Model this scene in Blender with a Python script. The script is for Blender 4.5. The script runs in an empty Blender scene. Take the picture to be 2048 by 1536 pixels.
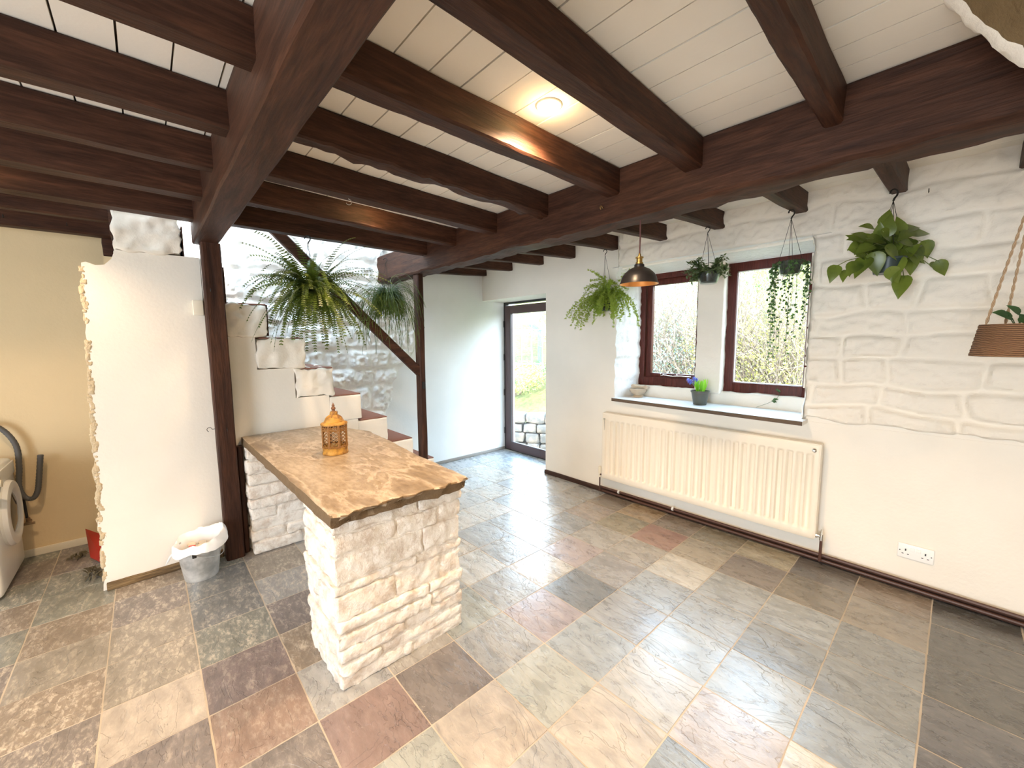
import bpy, math, random
from mathutils import Vector, Matrix, noise
R = random.Random
C = bpy.context.scene.collection
PI = math.pi

# ------------------------------------------------------------------ helpers
def tag(o, label=None, cat=None, group=None, kind=None):
    if label: o['label'] = label
    if cat: o['category'] = cat
    if group: o['group'] = group
    if kind: o['kind'] = kind
    return o

def empty(name, loc, label=None, cat=None, group=None, kind=None):
    o = bpy.data.objects.new(name, None); o.empty_display_size = .05
    C.objects.link(o); o.location = loc
    return tag(o, label, cat, group, kind)

def origin(p):
    v = Vector((0, 0, 0))
    while p is not None:
        v += p.location; p = p.parent
    return v

class MB:
    """collects geometry in world coordinates; build() links it as one mesh object"""
    def __init__(s): s.v = []; s.f = []; s.m = []; s.mi = 0
    def add(s, vs, fs):
        n = len(s.v); s.v += [tuple(v) for v in vs]
        for f in fs: s.f.append([n + i for i in f]); s.m.append(s.mi)
        return s
    def box(s, x0, x1, y0, y1, z0, z1):
        v = [(x, y, z) for z in (z0, z1) for y in (y0, y1) for x in (x0, x1)]
        return s.add(v, [(0,2,3,1),(4,5,7,6),(0,1,5,4),(2,6,7,3),(0,4,6,2),(1,3,7,5)])
    def rbox(s, x0, x1, y0, y1, z0, z1, r=.02, amp=0., step=.03, freq=18., seed=0, warp=None):
        """box with rounded edges and uneven faces"""
        lo = Vector((min(x0,x1), min(y0,y1), min(z0,z1))); hi = Vector((max(x0,x1), max(y0,y1), max(z0,z1)))
        sz = hi - lo; r = min(r, min(sz) * .49)
        def ticks(L):
            n = max(1, round((L - 2*r) / step)); a = [0, r*.35, r] + [r + (L-2*r)*i/n for i in range(1, n)] + [L-r, L-r*.35, L]
            return a
        T = [ticks(sz[i]) for i in range(3)]; key = {}; vs = []; fs = []
        off = Vector((seed*3.1, seed*7.7, seed*1.3))
        def vert(p):
            k = (round(p[0], 5), round(p[1], 5), round(p[2], 5))
            if k in key: return key[k]
            P = lo + Vector(p)
            I = Vector([min(max(P[i], lo[i]+r), hi[i]-r) for i in range(3)])
            d = P - I; L = d.length
            if L > 1e-9: d = d / L
            Q = I + d * r
            if amp:
                q = P * freq + off
                Q += d * amp * (noise.noise(q) * 1.2 + noise.noise(q*2.3) * .6)
            if warp: Q = warp(Q)
            key[k] = len(vs); vs.append(Q[:]); return key[k]
        for ax in range(3):
            b, c = (ax+1) % 3, (ax+2) % 3
            for side in (0, 1):
                w = sz[ax] if side else 0.
                for i in range(len(T[b])-1):
                    for j in range(len(T[c])-1):
                        q = []
                        for (ii, jj) in ((i,j),(i+1,j),(i+1,j+1),(i,j+1)):
                            p = [0,0,0]; p[ax] = w; p[b] = T[b][ii]; p[c] = T[c][jj]; q.append(vert(p))
                        if not side: q.reverse()
                        fs.append(q)
        return s.add(vs, fs)
    def tube(s, pts, r, n=8, caps=True):
        pts = [Vector(p) for p in pts]
        rs = r if isinstance(r, (list, tuple)) else [r]*len(pts)
        vs = []; fs = []; up = None
        for i, p in enumerate(pts):
            t = (pts[min(i+1, len(pts)-1)] - pts[max(i-1, 0)])
            t = t.normalized() if t.length > 1e-9 else Vector((0,0,1))
            if up is None:
                a = Vector((0,0,1)) if abs(t.z) < .9 else Vector((1,0,0)); up = (a - t*a.dot(t)).normalized()
            else:
                up = up - t*up.dot(t)
                up = up.normalized() if up.length > 1e-6 else t.orthogonal().normalized()
            w = t.cross(up)
            for k in range(n):
                a = 2*PI*k/n; vs.append(p + (up*math.cos(a) + w*math.sin(a))*rs[i])
        for i in range(len(pts)-1):
            for k in range(n):
                a = i*n+k; b = i*n+(k+1) % n; fs.append((a, b, b+n, a+n))
        if caps: fs.append(list(range(n))[::-1]); fs.append([(len(pts)-1)*n+k for k in range(n)])
        return s.add(vs, fs)
    def lathe(s, prof, c, n=32, M=None):
        """prof: list of (radius, height); open profile turned about z (or M) through c"""
        vs = []; fs = []; c = Vector(c)
        for (r, z) in prof:
            for k in range(n):
                a = 2*PI*k/n; p = Vector((max(r, .0001)*math.cos(a), max(r, .0001)*math.sin(a), z))
                vs.append(c + (M @ p if M else p))
        for i in range(len(prof)-1):
            for k in range(n):
                a = i*n+k; b = i*n+(k+1) % n; fs.append((a, b, b+n, a+n))
        return s.add(vs, fs)
    def build(s, name, mats, parent=None, smooth=True, base=None, angle=40):
        o0 = origin(parent) if parent else (Vector(base) if base is not None else Vector((0,0,0)))
        me = bpy.data.meshes.new(name)
        me.from_pydata([(v[0]-o0.x, v[1]-o0.y, v[2]-o0.z) for v in s.v], [], s.f)
        for m in (mats if isinstance(mats, (list, tuple)) else [mats]): me.materials.append(m)
        if max(s.m or [0]): me.polygons.foreach_set('material_index', s.m)
        me.validate(); me.update()
        if smooth:
            me.polygons.foreach_set('use_smooth', [True]*len(me.polygons))
            me.set_sharp_from_angle(angle=math.radians(angle))
        o = bpy.data.objects.new(name, me); C.objects.link(o)
        if parent: o.parent = parent
        else: o.location = o0
        return o

# ------------------------------------------------------------------ materials
def mat(name, col=(.8,.8,.8), rough=.5, metal=0., spec=.5, **kw):
    m = bpy.data.materials.new(name); m.use_nodes = True
    b = m.node_tree.nodes['Principled BSDF']
    b.inputs['Base Color'].default_value = (*col, 1); b.inputs['Roughness'].default_value = rough
    b.inputs['Metallic'].default_value = metal; b.inputs['Specular IOR Level'].default_value = spec
    for k, v in kw.items(): b.inputs[k.replace('_', ' ')].default_value = v
    return m
def nd(m, t, **kw):
    n = m.node_tree.nodes.new(t)
    for k, v in kw.items():
        if k in n.inputs: n.inputs[k].default_value = v
        else: setattr(n, k, v)
    return n
def ln(m, a, b): m.node_tree.links.new(a, b)
def coords(m, scale=(1,1,1), kind='Object'):
    t = nd(m, 'ShaderNodeTexCoord'); mp = nd(m, 'ShaderNodeMapping'); mp.inputs['Scale'].default_value = scale
    ln(m, t.outputs[kind], mp.inputs['Vector']); return mp.outputs['Vector']
def noise_tex(m, vec, scale, detail=5, rough=.55, dist=0.):
    n = nd(m, 'ShaderNodeTexNoise'); n.inputs['Scale'].default_value = scale; n.inputs['Detail'].default_value = detail
    n.inputs['Roughness'].default_value = rough; n.inputs['Distortion'].default_value = dist
    ln(m, vec, n.inputs['Vector']); return n.outputs['Fac']
def ramp(m, fac, stops, interp='LINEAR'):
    r = nd(m, 'ShaderNodeValToRGB'); e = r.color_ramp; e.interpolation = interp
    while len(e.elements) < len(stops): e.elements.new(.5)
    for i, (p, c) in enumerate(stops):
        e.elements[i].position = p; e.elements[i].color = (*c, 1) if len(c) == 3 else c
    ln(m, fac, r.inputs['Fac']); return r.outputs['Color']
def bump(m, h, strength=.3, dist=.01, prev=None):
    b = nd(m, 'ShaderNodeBump'); b.inputs['Strength'].default_value = strength; b.inputs['Distance'].default_value = dist
    ln(m, h, b.inputs['Height'])
    if prev: ln(m, prev, b.inputs['Normal'])
    ln(m, b.outputs['Normal'], m.node_tree.nodes['Principled BSDF'].inputs['Normal']); return b.outputs['Normal']
def basecol(m, c): ln(m, c, m.node_tree.nodes['Principled BSDF'].inputs['Base Color'])
def mixc(m, fac, a, b, blend='MIX'):
    x = nd(m, 'ShaderNodeMix', data_type='RGBA', blend_type=blend)
    for s, v in ((x.inputs[0], fac), (x.inputs[6], a), (x.inputs[7], b)):
        if isinstance(v, (int, float)): s.default_value = v
        elif isinstance(v, tuple): s.default_value = (*v, 1) if len(v) == 3 else v
        else: ln(m, v, s)
    return x.outputs[2]

def plaster(name, col, dark=.93, bs=.25):
    m = mat(name, col, .85, spec=.2); v = coords(m)
    n1 = noise_tex(m, v, 2.2, 4); n2 = noise_tex(m, v, 60, 4)
    basecol(m, ramp(m, n1, [(.3, tuple(c*dark for c in col)), (.7, col)]))
    b = bump(m, n1, bs*.8, .03); bump(m, n2, bs, .004, b)
    return m
M_PL = plaster('white_plaster', (.83, .79, .71))
M_PLH = plaster('hall_plaster', (.84, .85, .84))
M_PLY = plaster('utility_plaster', (.76, .61, .38))
def painted_stone(name, col, amp=.5, scale=25, tan=0.):
    m = mat(name, col, .8, spec=.25); v = coords(m)
    n1 = noise_tex(m, v, scale, 6, .6); n2 = noise_tex(m, v, 3, 3)
    c = ramp(m, n2, [(.3, tuple(x*.93 for x in col)), (.7, col)])
    if tan:
        n3 = noise_tex(m, v, 11, 8, .72)
        k = ramp(m, n3, [(.46, (0,0,0)), (.66, (tan, tan, tan))])
        c = mixc(m, k, c, (.42, .29, .19))
    basecol(m, c); bump(m, n1, amp, .012); return m
M_ST = painted_stone('painted_stone', (.83, .78, .69), .45, 22)
M_STW = painted_stone('white_painted_stone', (.84, .83, .80), .7, 30)
M_PIER = painted_stone('worn_painted_stone', (.84, .80, .74), .9, 40, .6)
M_TAN = painted_stone('bare_sandstone', (.17, .115, .055), .8, 20)
def wood(name, axis, a=(.022,.008,.0045), b=(.10,.040,.021), rough=.58):
    m = mat(name, b, rough, spec=.22)
    sc = {'x': (.8, 9, 9), 'y': (9, .8, 9), 'z': (9, 9, .8)}[axis]
    v = coords(m, sc); n1 = noise_tex(m, v, 3.2, 8, .65, .6); n2 = noise_tex(m, v, 14, 6, .6)
    c = ramp(m, n1, [(.28, a), (.52, tuple((x+y)/2 for x, y in zip(a, b))), (.75, b)])
    c = mixc(m, ramp(m, n2, [(.35, (.75,.75,.75)), (.6, (0,0,0))]), c, (.45,.42,.40), 'MULTIPLY')
    basecol(m, c); b1 = bump(m, n1, .5, .008); bump(m, n2, .45, .003, b1); return m
W_X, W_Y, W_Z = wood('dark_timber_x', 'x'), wood('dark_timber_y', 'y'), wood('dark_timber_z', 'z')
M_FRAME = wood('window_timber', 'z', (.075,.016,.011), (.12,.028,.02), .4)
M_DOORF = mat('door_frame_brown', (.075,.045,.045), .4)
M_BLK = mat('black_plastic', (.012,.012,.013), .4)
M_IRON = mat('dark_iron', (.03,.028,.025), .5, .6)
M_CHROME = mat('chrome', (.75,.74,.7), .2, 1.)
M_BRASS = mat('brass', (.55,.36,.12), .3, 1.)
M_CREAM = mat('cream_enamel', (.80,.73,.61), .35)
M_CREAMP = mat('cream_plastic', (.80,.74,.60), .4)
M_WHT = mat('white_enamel', (.82,.82,.80), .3)
M_DGREY = mat('dark_grey_plastic', (.06,.062,.065), .45)
M_PIPE = mat('dark_painted_pipe', (.07,.03,.02), .45)

def leafmat(name, a, b, rough=.45, trans=.25):
    m = mat(name, a, rough, spec=.4); v = coords(m)
    basecol(m, ramp(m, noise_tex(m, v, 9, 3), [(.35, a), (.65, b)]))
    nt = m.node_tree; p = nt.nodes['Principled BSDF']; out = nt.nodes['Material Output']
    t = nd(m, 'ShaderNodeBsdfTranslucent'); t.inputs['Color'].default_value = (b[0]*1.5, b[1]*1.5, b[2]*1.1, 1)
    mx = nd(m, 'ShaderNodeMixShader'); mx.inputs[0].default_value = trans
    ln(m, p.outputs[0], mx.inputs[1]); ln(m, t.outputs[0], mx.inputs[2]); ln(m, mx.outputs[0], out.inputs[0]); return m
L_FERN = leafmat('fern_green', (.022,.045,.009), (.10,.14,.018))
L_RHIP = leafmat('rhipsalis_green', (.03,.065,.012), (.10,.16,.03))
L_ASP = leafmat('asparagus_green', (.17,.26,.04), (.38,.46,.09), trans=.45)
L_SUC = leafmat('succulent_green', (.05,.09,.03), (.14,.19,.08))
L_IVY = leafmat('ivy_green', (.03,.08,.03), (.08,.16,.05))
L_POT = leafmat('pothos_green', (.055,.085,.015), (.17,.22,.035), .28, .2)
L_HYA = leafmat('hyacinth_green', (.16,.40,.02), (.32,.62,.05), .4, .4)
M_BLUE = leafmat('hyacinth_blue', (.08,.10,.55), (.18,.22,.75))

def glass(name, tint=(1,1,1), refl=.06, rough=0.):
    m = bpy.data.materials.new(name); m.use_nodes = True; nt = m.node_tree; nt.nodes.clear()
    o = nt.nodes.new('ShaderNodeOutputMaterial'); t = nt.nodes.new('ShaderNodeBsdfTransparent'); g = nt.nodes.new('ShaderNodeBsdfGlossy')
    t.inputs[0].default_value = (*tint, 1); g.inputs['Roughness'].default_value = rough
    lw = nt.nodes.new('ShaderNodeLayerWeight'); pw = nt.nodes.new('ShaderNodeMath'); pw.operation = 'POWER'; pw.inputs[1].default_value = 5.
    f = nt.nodes.new('ShaderNodeMath'); f.operation = 'MULTIPLY_ADD'; f.inputs[1].default_value = .9; f.inputs[2].default_value = .04
    nt.links.new(lw.outputs['Facing'], pw.inputs[0]); nt.links.new(pw.outputs[0], f.inputs[0])
    mx = nt.nodes.new('ShaderNodeMixShader')
    nt.links.new(f.outputs[0], mx.inputs[0]); nt.links.new(t.outputs[0], mx.inputs[1]); nt.links.new(g.outputs[0], mx.inputs[2]); nt.links.new(mx.outputs[0], o.inputs[0])
    return m
M_GLASS = glass('window_glass', (.97,.99,1.))
M_CLEAR = glass('clear_plastic', (.80,.84,.84))

def slate():
    m = mat('slate', (.3,.3,.3), .3, spec=1., Coat_Weight=.5, Coat_Roughness=.22)
    at = nd(m, 'ShaderNodeAttribute', attribute_name='tone')
    v = coords(m)
    # veins and clefts: terraces cut out of a distorted noise; direction differs per tile through the tone alpha
    add = nd(m, 'ShaderNodeVectorMath', operation='ADD'); sc = nd(m, 'ShaderNodeVectorMath', operation='SCALE')
    comb = nd(m, 'ShaderNodeCombineXYZ'); mul = nd(m, 'ShaderNodeMath', operation='MULTIPLY'); mul.inputs[1].default_value = 57.
    ln(m, at.outputs['Alpha'], mul.inputs[0]); ln(m, mul.outputs[0], comb.inputs[0]); ln(m, mul.outputs[0], comb.inputs[2])
    ln(m, v, add.inputs[0]); ln(m, comb.outputs[0], add.inputs[1])
    mp = nd(m, 'ShaderNodeMapping'); mp.inputs['Scale'].default_value = (1, 2.1, 1); mp.inputs['Rotation'].default_value = (0,0,.5)
    ln(m, add.outputs[0], mp.inputs[0]); w = mp.outputs[0]
    n1 = noise_tex(m, w, 2.6, 7, .55, .8)
    n2 = noise_tex(m, w, 9, 8, .62, .3)
    n3 = noise_tex(m, w, 55, 5, .6)
    n4 = noise_tex(m, w, 26, 9, .72, .5)
    ter = ramp(m, n1, [(0., (0,0,0)), (.40, (.0,.0,.0)), (.408, (.25,.25,.25)), (.5, (.3,.3,.3)), (.507, (.55,.55,.55)), (.585, (.6,.6,.6)), (.592, (1,1,1))])
    col = at.outputs['Color']
    c1 = mixc(m, ramp(m, n2, [(.32, (.5,.5,.5)), (.68, (0,0,0))]), col, (.25,.25,.25), 'MULTIPLY')
    # pale mineral scuffs
    sep = nd(m, 'ShaderNodeSeparateXYZ'); ln(m, v, sep.inputs[0])
    at2 = nd(m, 'ShaderNodeAttribute', attribute_name='scuff')
    sc2 = mixc(m, 1., ramp(m, n4, [(.48, (0,0,0)), (.60, (1,1,1))]), ramp(m, n2, [(.38, (.1,.1,.1)), (.62, (1,1,1))]), 'MULTIPLY')
    k = nd(m, 'ShaderNodeMath', operation='MULTIPLY'); ln(m, sc2, k.inputs[0]); ln(m, at2.outputs['Fac'], k.inputs[1])
    c2 = mixc(m, k.outputs[0], c1, (.60,.53,.44))
    basecol(m, c2)
    bb = bump(m, ter, .9, .008); bb = bump(m, n2, .6, .008, bb); bump(m, n3, .22, .0025, bb)
    rr = nd(m, 'ShaderNodeMapRange'); rr.inputs['To Min'].default_value = .15; rr.inputs['To Max'].default_value = .33
    ln(m, n2, rr.inputs['Value'])
    ra = nd(m, 'ShaderNodeMath', operation='MULTIPLY_ADD'); ra.inputs[1].default_value = .45
    ln(m, at2.outputs['Fac'], ra.inputs[0]); ln(m, rr.outputs[0], ra.inputs[2])
    ln(m, ra.outputs[0], m.node_tree.nodes['Principled BSDF'].inputs['Roughness'])
    return m
M_SLATE = slate()
M_GROUT = plaster('grout', (.56,.49,.40), .7, .5)

# ------------------------------------------------------------------ camera
cam = bpy.data.cameras.new('camera'); cam.sensor_width = 36; cam.lens = 36*808.1/2048; cam.clip_start = .02; cam.clip_end = 300
co = bpy.data.objects.new('camera', cam); C.objects.link(co); bpy.context.scene.camera = co
rt = Vector((.67118, .741263, -.006839)); dn = Vector((.072814, -.075105, -.994514)); fw = Vector((-.73771, .667, -.104383))
mw = Matrix((rt, -dn, -fw)).transposed().to_4x4(); mw.translation = (0, 0, 1.4); co.matrix_world = mw

# ------------------------------------------------------------------ floor
def floor():
    TX, TY, Y0 = .3005, .3015, .0745
    pal = dict(brick=(.36,.15,.10), orange=(.42,.27,.10), brown=(.26,.19,.12), brown2=(.27,.19,.11), olive=(.28,.24,.14), pinkgrey=(.38,.31,.27),
        pink=(.40,.29,.26), mauve=(.34,.27,.28), dark=(.17,.18,.18), greymix=(.30,.28,.26), grey=(.30,.31,.31), darkbrown=(.20,.165,.15), redbrown=(.29,.17,.145),
        rust=(.31,.18,.12), purple=(.20,.14,.145), sage=(.36,.39,.35), tan=(.44,.37,.29), beige=(.46,.41,.33), palegrey=(.42,.43,.41), cream=(.52,.50,.42),
        olivetan=(.36,.31,.22), khaki=(.40,.34,.19), dark2=(.15,.13,.11), darkolive=(.20,.17,.12), blue=(.30,.35,.38), olivebrown=(.27,.23,.17),
        charcoal=(.085,.085,.075), charcoal2=(.11,.11,.12), greyblue=(.22,.25,.26), blue2=(.34,.41,.46), steel=(.25,.31,.36), pinkpale=(.42,.38,.37),
        greypale=(.36,.37,.37), tan2=(.46,.41,.32), greytan=(.36,.33,.28), greencrack=(.28,.31,.28), green=(.20,.22,.18), darkpurple=(.19,.155,.155))
    T = {(-5,8):'brick',(-6,9):'orange',(-5,9):'brown',(-6,8):'olive',(-7,8):'pinkgrey',(-6,6):'pink',(-5,4):'mauve',(-5,5):'dark',(-5,6):'greymix',(-4,5):'grey',(-5,3):'grey',(-5,2):'darkbrown',(-5,1):'redbrown',(-6,0):'rust',(-7,0):'purple',(-4,3):'sage',(-4,2):'tan',(-3,3):'beige',(-3,4):'palegrey',(-4,7):'cream',(-4,8):'olivetan',(-4,9):'olive',(-3,9):'khaki',(-3,8):'darkbrown',(-2,9):'dark2',(-2,8):'darkolive',(-2,7):'blue',(-4,6):'blue',(-3,6):'blue',(-3,7):'blue',(-3,5):'blue2',(-1,9):'brown',(-1,8):'olivebrown',(0,9):'charcoal',(0,8):'charcoal',(0,7):'charcoal',(0,6):'charcoal2',(-1,7):'greyblue',(-1,6):'greyblue',(-2,6):'greyblue',(-2,5):'blue2',(-2,3):'steel',(-2,4):'pinkpale',(-8,8):'greypale',(-9,5):'tan2',(-7,5):'grey',(-6,4):'grey',(-8,10):'brown',(-7,10):'brown2',(-7,9):'brown',(-6,3):'greencrack',(-4,1):'sage',(-7,-1):'tan',(-9,-1):'olivebrown',(-8,0):'green',(-8,1):'darkpurple',(-9,1):'grey',(-10,0):'dark',(-10,-2):'brown',(-8,-2):'brown',(-6,-1):'darkpurple',(-5,0):'darkbrown',(-6,7):'greytan',(0,5):'charcoal2',(-1,5):'steel',(-1,4):'cream',(-9,0):'dark',(-8,-1):'olivebrown'}
    rnd = R(5); mb = MB(); tones = []; scuffs = []
    for i in range(-14, 8):
        for j in range(-13, 12):
            x0, x1 = i*TX, (i+1)*TX; y0, y1 = Y0 + j*TY, Y0 + (j+1)*TY
            left = j <= 0 or (i < -6 and j <= 1)
            if (i, j) in T: c = pal[T[(i, j)]]
            elif left: c = rnd.choice([pal['darkbrown'], pal['olivebrown'], pal['darkpurple'], pal['green'], pal['brown'], (.28,.24,.2)])
            else: c = rnd.choice([pal['grey'], pal['greypale'], pal['blue'], pal['palegrey'], pal['tan2'], pal['greytan'], pal['grey']])
            lu = .3*c[0]+.6*c[1]+.1*c[2]; c = tuple(1.12*(x*.62+lu*.38) for x in c); a = rnd.random(); sf = (.75 if left else .10) * rnd.uniform(.6, 1.2)
            if i in (-6,-7,-5) and j in (0, -1): sf *= .5
            if (i, j) == (-4, 2) or (i, j) == (-3, 3): sf = .3
            g = .0028; n = 5; tz = [rnd.uniform(-.0012, .0012) for _ in range(4)]
            vs = []; idx = {}
            def zz(u, v): return (tz[0]*(1-u)*(1-v) + tz[1]*u*(1-v) + tz[2]*u*v + tz[3]*(1-u)*v)
            for q in range(n+1):
                for p in range(n+1):
                    u, v = p/n, q/n; ed = (p in (0, n)) or (q in (0, n))
                    jx = rnd.uniform(-.0012, .0012) if ed else 0; jy = rnd.uniform(-.0012, .0012) if ed else 0
                    vs.append((x0+g+(x1-x0-2*g)*u + jx, y0+g+(y1-y0-2*g)*v + jy, zz(u, v) - (.0008 if ed else 0)))
            fs = [(q*(n+1)+p, q*(n+1)+p+1, (q+1)*(n+1)+p+1, (q+1)*(n+1)+p) for q in range(n) for p in range(n)]
            # skirt down into the joint
            per = [p for p in range(n)] + [(n+1)*q+n for q in range(n)] + [(n+1)*n+n-p for p in range(n)] + [(n+1)*(n-q) for q in range(n)]
            b = len(vs)
            for k in per: vs.append((vs[k][0], vs[k][1], -.006))
            L = len(per)
            for k in range(L): fs.append((per[k], b+k, b+(k+1) % L, per[(k+1) % L]))
            mb.add(vs, fs); tones += [(*c, a)]*len(vs); scuffs += [sf]*len(vs)
    nt = len(mb.f)
    mb.mi = 1; mb.add([(-4.21, -3.85, -.002), (2.4, -3.85, -.002), (2.4, 3.7, -.002), (-4.21, 3.7, -.002), (-4.21, -3.85, -.06), (2.4, -3.85, -.06), (2.4, 3.7, -.06), (-4.21, 3.7, -.06)],
                      [(0,1,2,3), (7,6,5,4), (0,4,5,1), (1,5,6,2), (2,6,7,3), (3,7,4,0)])
    tones += [(.5,.4,.3,0)]*8; scuffs += [0.]*8
    o = mb.build('floor', [M_SLATE, M_GROUT], smooth=False)
    at = o.data.color_attributes.new('tone', 'FLOAT_COLOR', 'POINT'); at.data.foreach_set('color', [x for t in tones for x in t])
    a2 = o.data.attributes.new('scuff', 'FLOAT', 'POINT'); a2.data.foreach_set('value', scuffs)
    tag(o, kind='structure')
floor()

# ------------------------------------------------------------------ walls
def struct(o): return tag(o, kind='structure')
def fbm(x, y, z=0.): return noise.noise(Vector((x, y, z))) + .5*noise.noise(Vector((x*2.1, y*2.1, z+5)))

def stone_blocks(u0, u1, v0, v1, seed, hs=(.13,.22), ws=(.2,.5), rows=None):
    r = R(seed); out = []; v = v0
    rows = list(rows) if rows else None
    while v < v1 - .01:
        h = rows.pop(0) if rows else r.uniform(*hs)
        u = u0 - r.uniform(0, ws[0])
        while u < u1:
            w = r.uniform(*ws); out.append((u, v, u+w, v+h, r.uniform(.5, 1.), r.random()*50)); u += w
        v += h
    return out

def stone_face(name, mat_, P, u0, u1, v0, v1, blocks, depth=.03, step=.014, edge=.03, rough=.01, mask=None, parent=None, sink=.03, thick=.0):
    """uneven stone surface: P(u, v, h) gives the point; mask(u, v) > 0 inside (metres to the edge)"""
    nu = max(2, int((u1-u0)/step)); nv = max(2, int((v1-v0)/step)); vs = []; fs = []; keep = []
    for j in range(nv+1):
        for i in range(nu+1):
            u = u0 + (u1-u0)*i/nu; v = v0 + (v1-v0)*j/nv
            uu = u + .03*noise.noise(Vector((u*6, v*6, 1.3))); vv = v + .034*noise.noise(Vector((u*4.5, v*4.5, 9.1)))
            h = 0.
            for (a, b, c, d, k, s) in blocks:
                if a <= uu < c and b <= vv < d:
                    # rounded-corner distance to the block's joint
                    dx = min(uu-a, c-uu); dy = min(vv-b, d-vv); e = min(dx, dy)
                    if dx < edge*1.5 and dy < edge*1.5: e = edge*1.5 - math.hypot(edge*1.5-dx, edge*1.5-dy)
                    e = min(max((e-.006)/edge, 0), 1); e = e*e*(3-2*e)
                    h = e*(depth*k + rough*(fbm(u*11+s, v*11) + .6*fbm(u*30+s, v*30))) ; break
            m = mask(u, v) if mask else 1.
            if m <= .014:
                t = max(0., m/.014) if m > 0 else 0.
                h = h*t - sink*(1-t)*(1-t)
            keep.append(m > -.003); vs.append(P(u, v, h))
    for j in range(nv):
        for i in range(nu):
            a = j*(nu+1)+i; q = (a, a+1, a+nu+2, a+nu+1)
            if any(keep[k] for k in q): fs.append(q)
    return MB().add(vs, fs).build(name, mat_, parent, angle=60)

YW = 3.08
# window wall ("wall_right"): plaster boxes round the window and the door recess
mb = MB()
mb.box(-2.88, 2.3, YW, 3.46, -.05, .885)
mb.box(-2.88, -2.03, YW, 3.46, .885, 2.6)
mb.box(-2.03, -.62, YW+.02, 3.46, 2.03, 2.6)
mb.box(-.625, 2.3, YW+.004, 3.46, .885, 2.6)
mb.box(-3.93, -2.88, YW, 3.46, 1.89, 2.6)         # over the door recess
wr = struct(mb.build('wall_right', M_PL, smooth=False))
# stonework standing a little proud of the plaster
blocks = stone_blocks(-2.1, .9, .88, 2.02, 3, ws=(.18, .44), rows=[.115, .135, .16, .14, .12, .17, .15, .15])
blocks += [(-2.1, 2.02, -.56, 2.19, .45, 3.), (-.56, 2.02, .2, 2.19, .6, 8.), (.2, 2.02, .95, 2.19, .6, 9.), (-2.1, 2.19, -1.2, 2.45, .5, 3.), (-1.2, 2.19, -.3, 2.45, .6, 13.), (-.3, 2.19, .95, 2.45, .5, 15.)]
def mask_w(u, v):
    right = min(u + .643 + .010*fbm(v*9, 1.), v - .90 - .02*fbm(u*6, 3.) )
    top = min(v - 2.022 + .004*fbm(u*8, 2), u + 2.03 + .02*fbm(v*9, 4.))
    return max(right, top)
struct(stone_face('stone_facing', M_ST, lambda u, v, h: (u, YW - .004 - h, v), -2.1, .92, .86, 2.42, blocks, .030, .011, .018, .015, mask_w, wr))
# stone reveal at the left of the window, sloping soffit, right reveal
bl = stone_blocks(3.0, 3.4, .88, 2.05, 8, hs=(.14,.24), ws=(.25,.5))
struct(stone_face('stone_reveal', M_STW, lambda u, v, h: (-2.03 + (u-3.06)*.05/.32 + .012*fbm(v*9, 4.) + h, u, v), 3.058, 3.40, .89, 2.05, bl, .012, .014, .02, .008, None, wr))
struct(stone_face('stone_reveal', M_STW, lambda u, v, h: (-.634 - (u-3.06)*.0/.32 - .012*fbm(v*9, 1.) - h, u, v), 3.058, 3.40, .89, 2.05, bl, .010, .014, .02, .006, None, wr))
struct(stone_face('stone_soffit', M_STW, lambda u, v, h: (u, v, 2.03 - (v-3.07)*.16 - h), -2.08, -.56, 3.062, 3.42, [], .0, .02, .02, .0, None, wr))
# stone mullion and the course under the frames
mb = MB()
mb.rbox(-1.435, -1.235, 3.30, 3.46, .98, 2.02, .015, .006, .03, 20, 3)
mb.rbox(-2.02, -.62, 3.335, 3.46, .885, 1.0, .015, .008, .03, 14, 5)
struct(mb.build('stone_mullion', M_ST, wr, angle=60))

# hall wall + stair wall ("wall_back"), X = -3.93, runs up beside the stairs
mb = MB(); mb.box(-4.2, -3.93, -.16, 3.60, -.05, 3.9)
wb = struct(mb.build('wall_back', M_PLH, smooth=False))
bl = stone_blocks(-.2, 2.3, .3, 3.6, 21, hs=(.16,.25), ws=(.2,.48))
def mask_s(u, v):
    pts = [(0.3,1.70),(.456,1.72),(.8,1.86),(1.0,1.90),(1.11,1.97),(1.25,2.10),(1.37,2.16),(1.7,2.2),(3.6,2.25)]
    e = 2.2
    for (a, b), (c, d) in zip(pts, pts[1:]):
        if a <= v <= c: e = b + (d-b)*(v-a)/(c-a)
    return e - u + .012*fbm(v*8, 2.)
struct(stone_face('stone_facing', M_STW, lambda u, v, h: (-3.93+.004+h, u, v), -.15, 2.3, .3, 3.6, bl, .032, .013, .03, .024, mask_s, wb))

# utility wall behind the washing machine
mb = MB(); mb.box(-4.25, -4.05, -3.85, -.16, -.05, 2.6); mb.box(-4.25, -3.93, -.16, -.10, -.05, 3.9)
mb.box(-3.932, -3.868, -.16, -.005, -.05, 1.985)
struct(mb.build('wall_left', M_PLY, smooth=False))
mb = MB(); mb.rbox(-3.93, -3.862, -.158, .0, 1.986, 2.30, .006, .003, .04); mb.rbox(-3.865, -3.30, -.099, -.084, 2.02, 2.30, .004, .001, .06)  # second, thin board is added to block daylight leaking from the stairwell
TB = mb.build('timber_block', W_Y, base=(-3.9,-.08,1.986)); tag(TB, 'short dark timber end in the notch left of the rough stone block, with an added light-blocking board', 'timber')

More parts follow.
